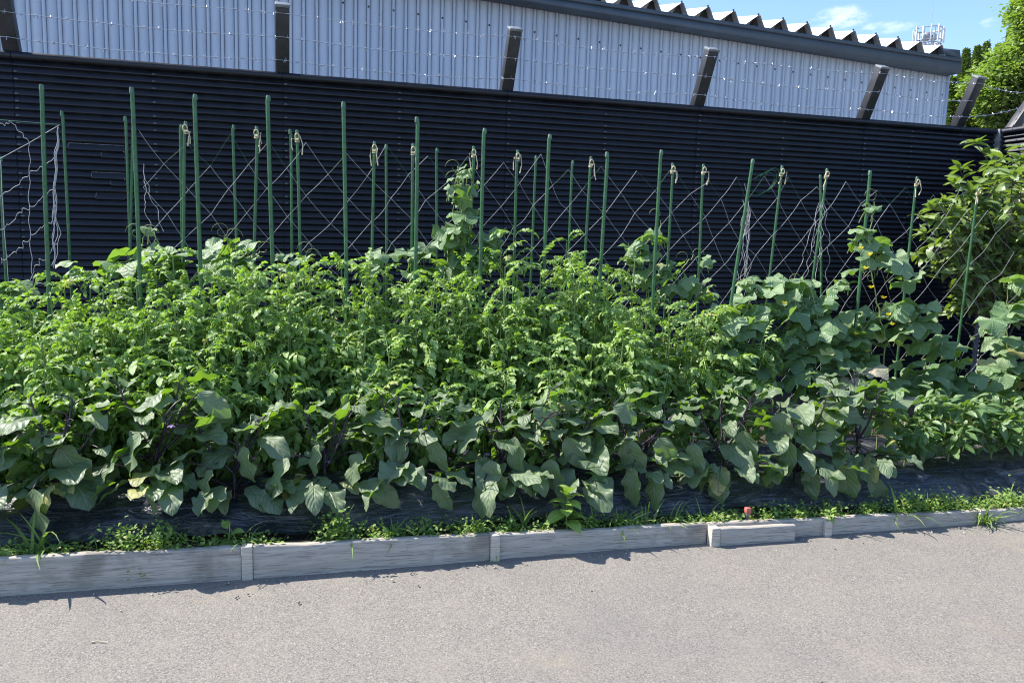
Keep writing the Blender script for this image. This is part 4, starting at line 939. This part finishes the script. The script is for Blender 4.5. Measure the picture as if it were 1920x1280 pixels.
# small seedlings on the road edge
def seedling(x, y, label, seed, n, size, pale=True):
    r = np.random.default_rng(seed); p = at_z(x, y, 0); th_ = MB(); h = .05
    th_.tube([p, p + ZUP * h], .0014, 4, var=(1, 0, 0))
    scatter(th_, WEE if n < 6 else TIN, np.repeat((p + ZUP * h)[None], n, 0) + r.normal(0, .006 if n < 6 else .013, (n, 3)) * [1, .4, 1], rot(np.linspace(0, pi * (1 if n < 6 else 6), n), r.uniform(-.2, .5, n), 0 * np.arange(n)), size, varr(r, n, .4, 1, 0), r)
    tag(th_.build('seedling', MAT['weed']), label, 'seedling', 'seedlings at the foot of the boards')
seedling(105, 1106, 'two-leaved seedling on the road against the leftmost board', 1, 4, .055)
seedling(258, 1098, 'round bushy seedling on the road against the leftmost board', 2, 40, .016)
seedling(950, 1042, 'broad seedling just right of the pale square peg', 3, 4, .05)
seedling(1005, 1036, 'thin seedling on the road below the big pale weed', 4, 3, .05)
# creeping ground cover: nobody could count it
def cover():
    r = np.random.default_rng(88); lf = MB(); pos, az, pt, sc = [], [], [], []
    for (x, w, n, hgt) in ((230, 50, 260, .05), (305, 45, 240, .045), (120, 60, 90, .02), (390, 40, 90, .02), (480, 50, 110, .02), (630, 38, 300, .06), (700, 60, 170, .03), (790, 50, 170, .035), (880, 50, 160, .03), (950, 40, 120, .03), (1020, 40, 110, .02), (1100, 40, 150, .03), (1190, 60, 190, .02), (1290, 50, 150, .02), (1345, 20, 120, .025), (1380, 30, 120, .02), (1440, 40, 200, .03), (1500, 40, 220, .03), (1560, 30, 160, .03), (1630, 30, 180, .03), (1700, 40, 420, .05), (1760, 40, 360, .045), (1820, 40, 180, .03), (1880, 40, 300, .05), (1930, 40, 200, .05), (20, 50, 120, .02)):
        n = int(n * 1.5); xs = x + r.normal(0, w * .45, n)
        for q in xs:
            t = float(np.clip(abs(r.normal(.075, .04)), .02, .17)); s = s_of(at_row(q, 985, t)); z = soil_z(s, t) + abs(r.normal(0, hgt * .8)); pos.append(bed(s, t, z)); az.append(r.uniform(-pi, pi)); pt.append(r.uniform(-.1, .9)); sc.append(r.uniform(.010, .024))
    scatter(lf, TIN, np.array(pos), rot(az, pt, r.normal(0, .4, len(pos))), np.array(sc), varr(r, len(pos), 0, 1, .05), r)
    n = 420; ss_ = r.uniform(-2.6, 3.6, n); tt_ = np.abs(r.normal(.08, .035, n)); p2 = np.array([bed(a, b, soil_z(a, b)) for a, b in zip(ss_, tt_)])
    scatter(lf, GRS, p2, rot(r.uniform(-pi, pi, n), r.uniform(.2, 1.3, n), r.normal(0, .4, n)), r.uniform(.03, .09, n), varr(r, n, 0, 1, .1), r)
    return lf.build('ground_cover', MAT['weed'])
tag(cover(), 'small creeping weeds covering the soil strip behind the boards', 'weeds', kind='stuff')
# grit and crumbs lying along the foot of the boards
mb = MB(); r = np.random.default_rng(5)
for k in range(130):
    s_ = r.uniform(-2.4, 3.2); t_ = -abs(r.normal(0, .09)) - .01 if k < 105 else -r.uniform(.1, 1.6); q = r.uniform(.0015, .004)
    X = nrm(np.array([r.normal(), r.normal(), 0])); mb.box(bed(s_, t_, q * .5 + .002), q, q * r.uniform(.5, 1), q * .6, (X, np.cross(ZUP, X), ZUP), mat=int(r.random() < .35))
tag(mb.build('grit', [MAT['greypeg'], MAT['peg']], None, False), 'scattered grit and crumbs on the road along the boards', 'grit', kind='stuff')
# fallen bits on the road
mb = MB(); p = at_z(172, 1203, .004); mb.tube([p, p + np.array([.02, .004, .002]), p + np.array([.05, .002, 0])], [.003, .0016, .001], 5)
tag(mb.build('dry_twig', MAT['twine']), 'short dry straw-coloured twig lying on the road at lower left', 'twig')

# ------------------------------------------------------------------ trees beyond the fence
def at_d(x, y, d): v = ray(x, y); return EYE + v * (d / v[1])
def conifer(x, ytop, d, w, label, seed):
    r = np.random.default_rng(seed); tp = at_d(x, ytop, d); base = np.array([tp[0], tp[1], 0]); th = thing('cypress_tree', label, 'tree', base, 'trees behind the fence corner'); H = tp[2]
    st, lf = MB(), MB(); st.tube([base, base + ZUP * H * .6, tp - ZUP * .1], [.16, .09, .01], 7)
    n = 14000; u = r.uniform(0, 1, n) ** .7; z = .6 + (H - .6) * u; rr = w * 1.8 * (1 - u) ** 1.0 * (.55 + .45 * r.random(n) ** .5) * (1 + .22 * np.sin(z * 7 + r.uniform(0, 6))); a = r.uniform(-pi, pi, n); rr *= 1 + .25 * np.sin(a * 5 + z * 3)
    pos = np.stack([base[0] + rr * np.cos(a), base[1] + rr * np.sin(a), z], 1)
    scatter(lf, TIN, pos, rot(a + r.normal(0, .5, n), r.uniform(.5, 1.4, n), r.normal(0, .6, n)), r.uniform(.05, .12, n), varr(r, n, 0, 1, .0), r)
    st.build('trunk', MAT['bark'], th); lf.build('crown', MAT['conif'], th)
conifer(1812, 98, 17, .50, 'dark pointed cypress closest to the warehouse corner', 41)
conifer(1833, 92, 17.6, .46, 'slim dark cypress tip standing second from the warehouse corner', 42)
conifer(1850, 84, 18.2, .50, 'dark cypress rising beside the bright round tree', 43)
conifer(1786, 150, 16.4, .42, 'short cypress half hidden behind the warehouse corner', 44)
conifer(1893, 64, 20, .60, 'distant cypress tip above the bright round tree', 45)
conifer(1872, 88, 19.5, .55, 'cypress between the bright round tree and the slim cypress tips', 46)
def broadleaf(c, R, n, label, seed, size=.078, mat='broad'):
    r = np.random.default_rng(seed); c = np.asarray(c, float); base = np.array([c[0], c[1], 0]); th = thing('broadleaf_tree', label, 'tree', base, 'trees behind the fence corner'); st, lf = MB(), MB()
    st.tube([base, base + ZUP * c[2] * .5, c], [.2, .15, .06], 8); P = []
    for k in range(34):
        d = nrm(r.normal(size=3)); d[2] *= .9; q = c + d * np.array(R) * r.uniform(.55, 1.0); st.tube(curve(base + ZUP * c[2] * r.uniform(.6, .9), q, ZUP * .15, 6), np.linspace(.035, .008, 6), 5)
        m = n // 34; cl_ = q + r.normal(0, 1, (m, 3)) * np.array(R) * .16 * [1, 1, .65]; P.append(cl_)
    P = np.concatenate(P); m = len(P)
    scatter(lf, TIN, P, rot(r.uniform(-pi, pi, m), r.uniform(-.7, .5, m), r.normal(0, .5, m)), r.uniform(.6, 1.3, m) * size, varr(r, m, 0, 1, .0), r)
    st.build('trunk', MAT['bark'], th); lf.build('crown', MAT[mat], th)
c1 = at_d(1928, 162, 15.5); broadleaf(c1, (1.0, 1.0, 1.1), 34000, 'bright yellow-green leafy tree above the fence corner', 51)
c2 = at_d(1800, 240, 15); broadleaf((c2[0] + .05, c2[1], 2.75), (.32, .5, .55), 6000, 'low bright bush between the warehouse corner and the leaning arm', 53, .07)
c3 = at_d(1958, 5, 14.5); broadleaf(c3, (.62, .8, .95), 16000, 'tall tree whose bright branch enters the upper right corner', 52)
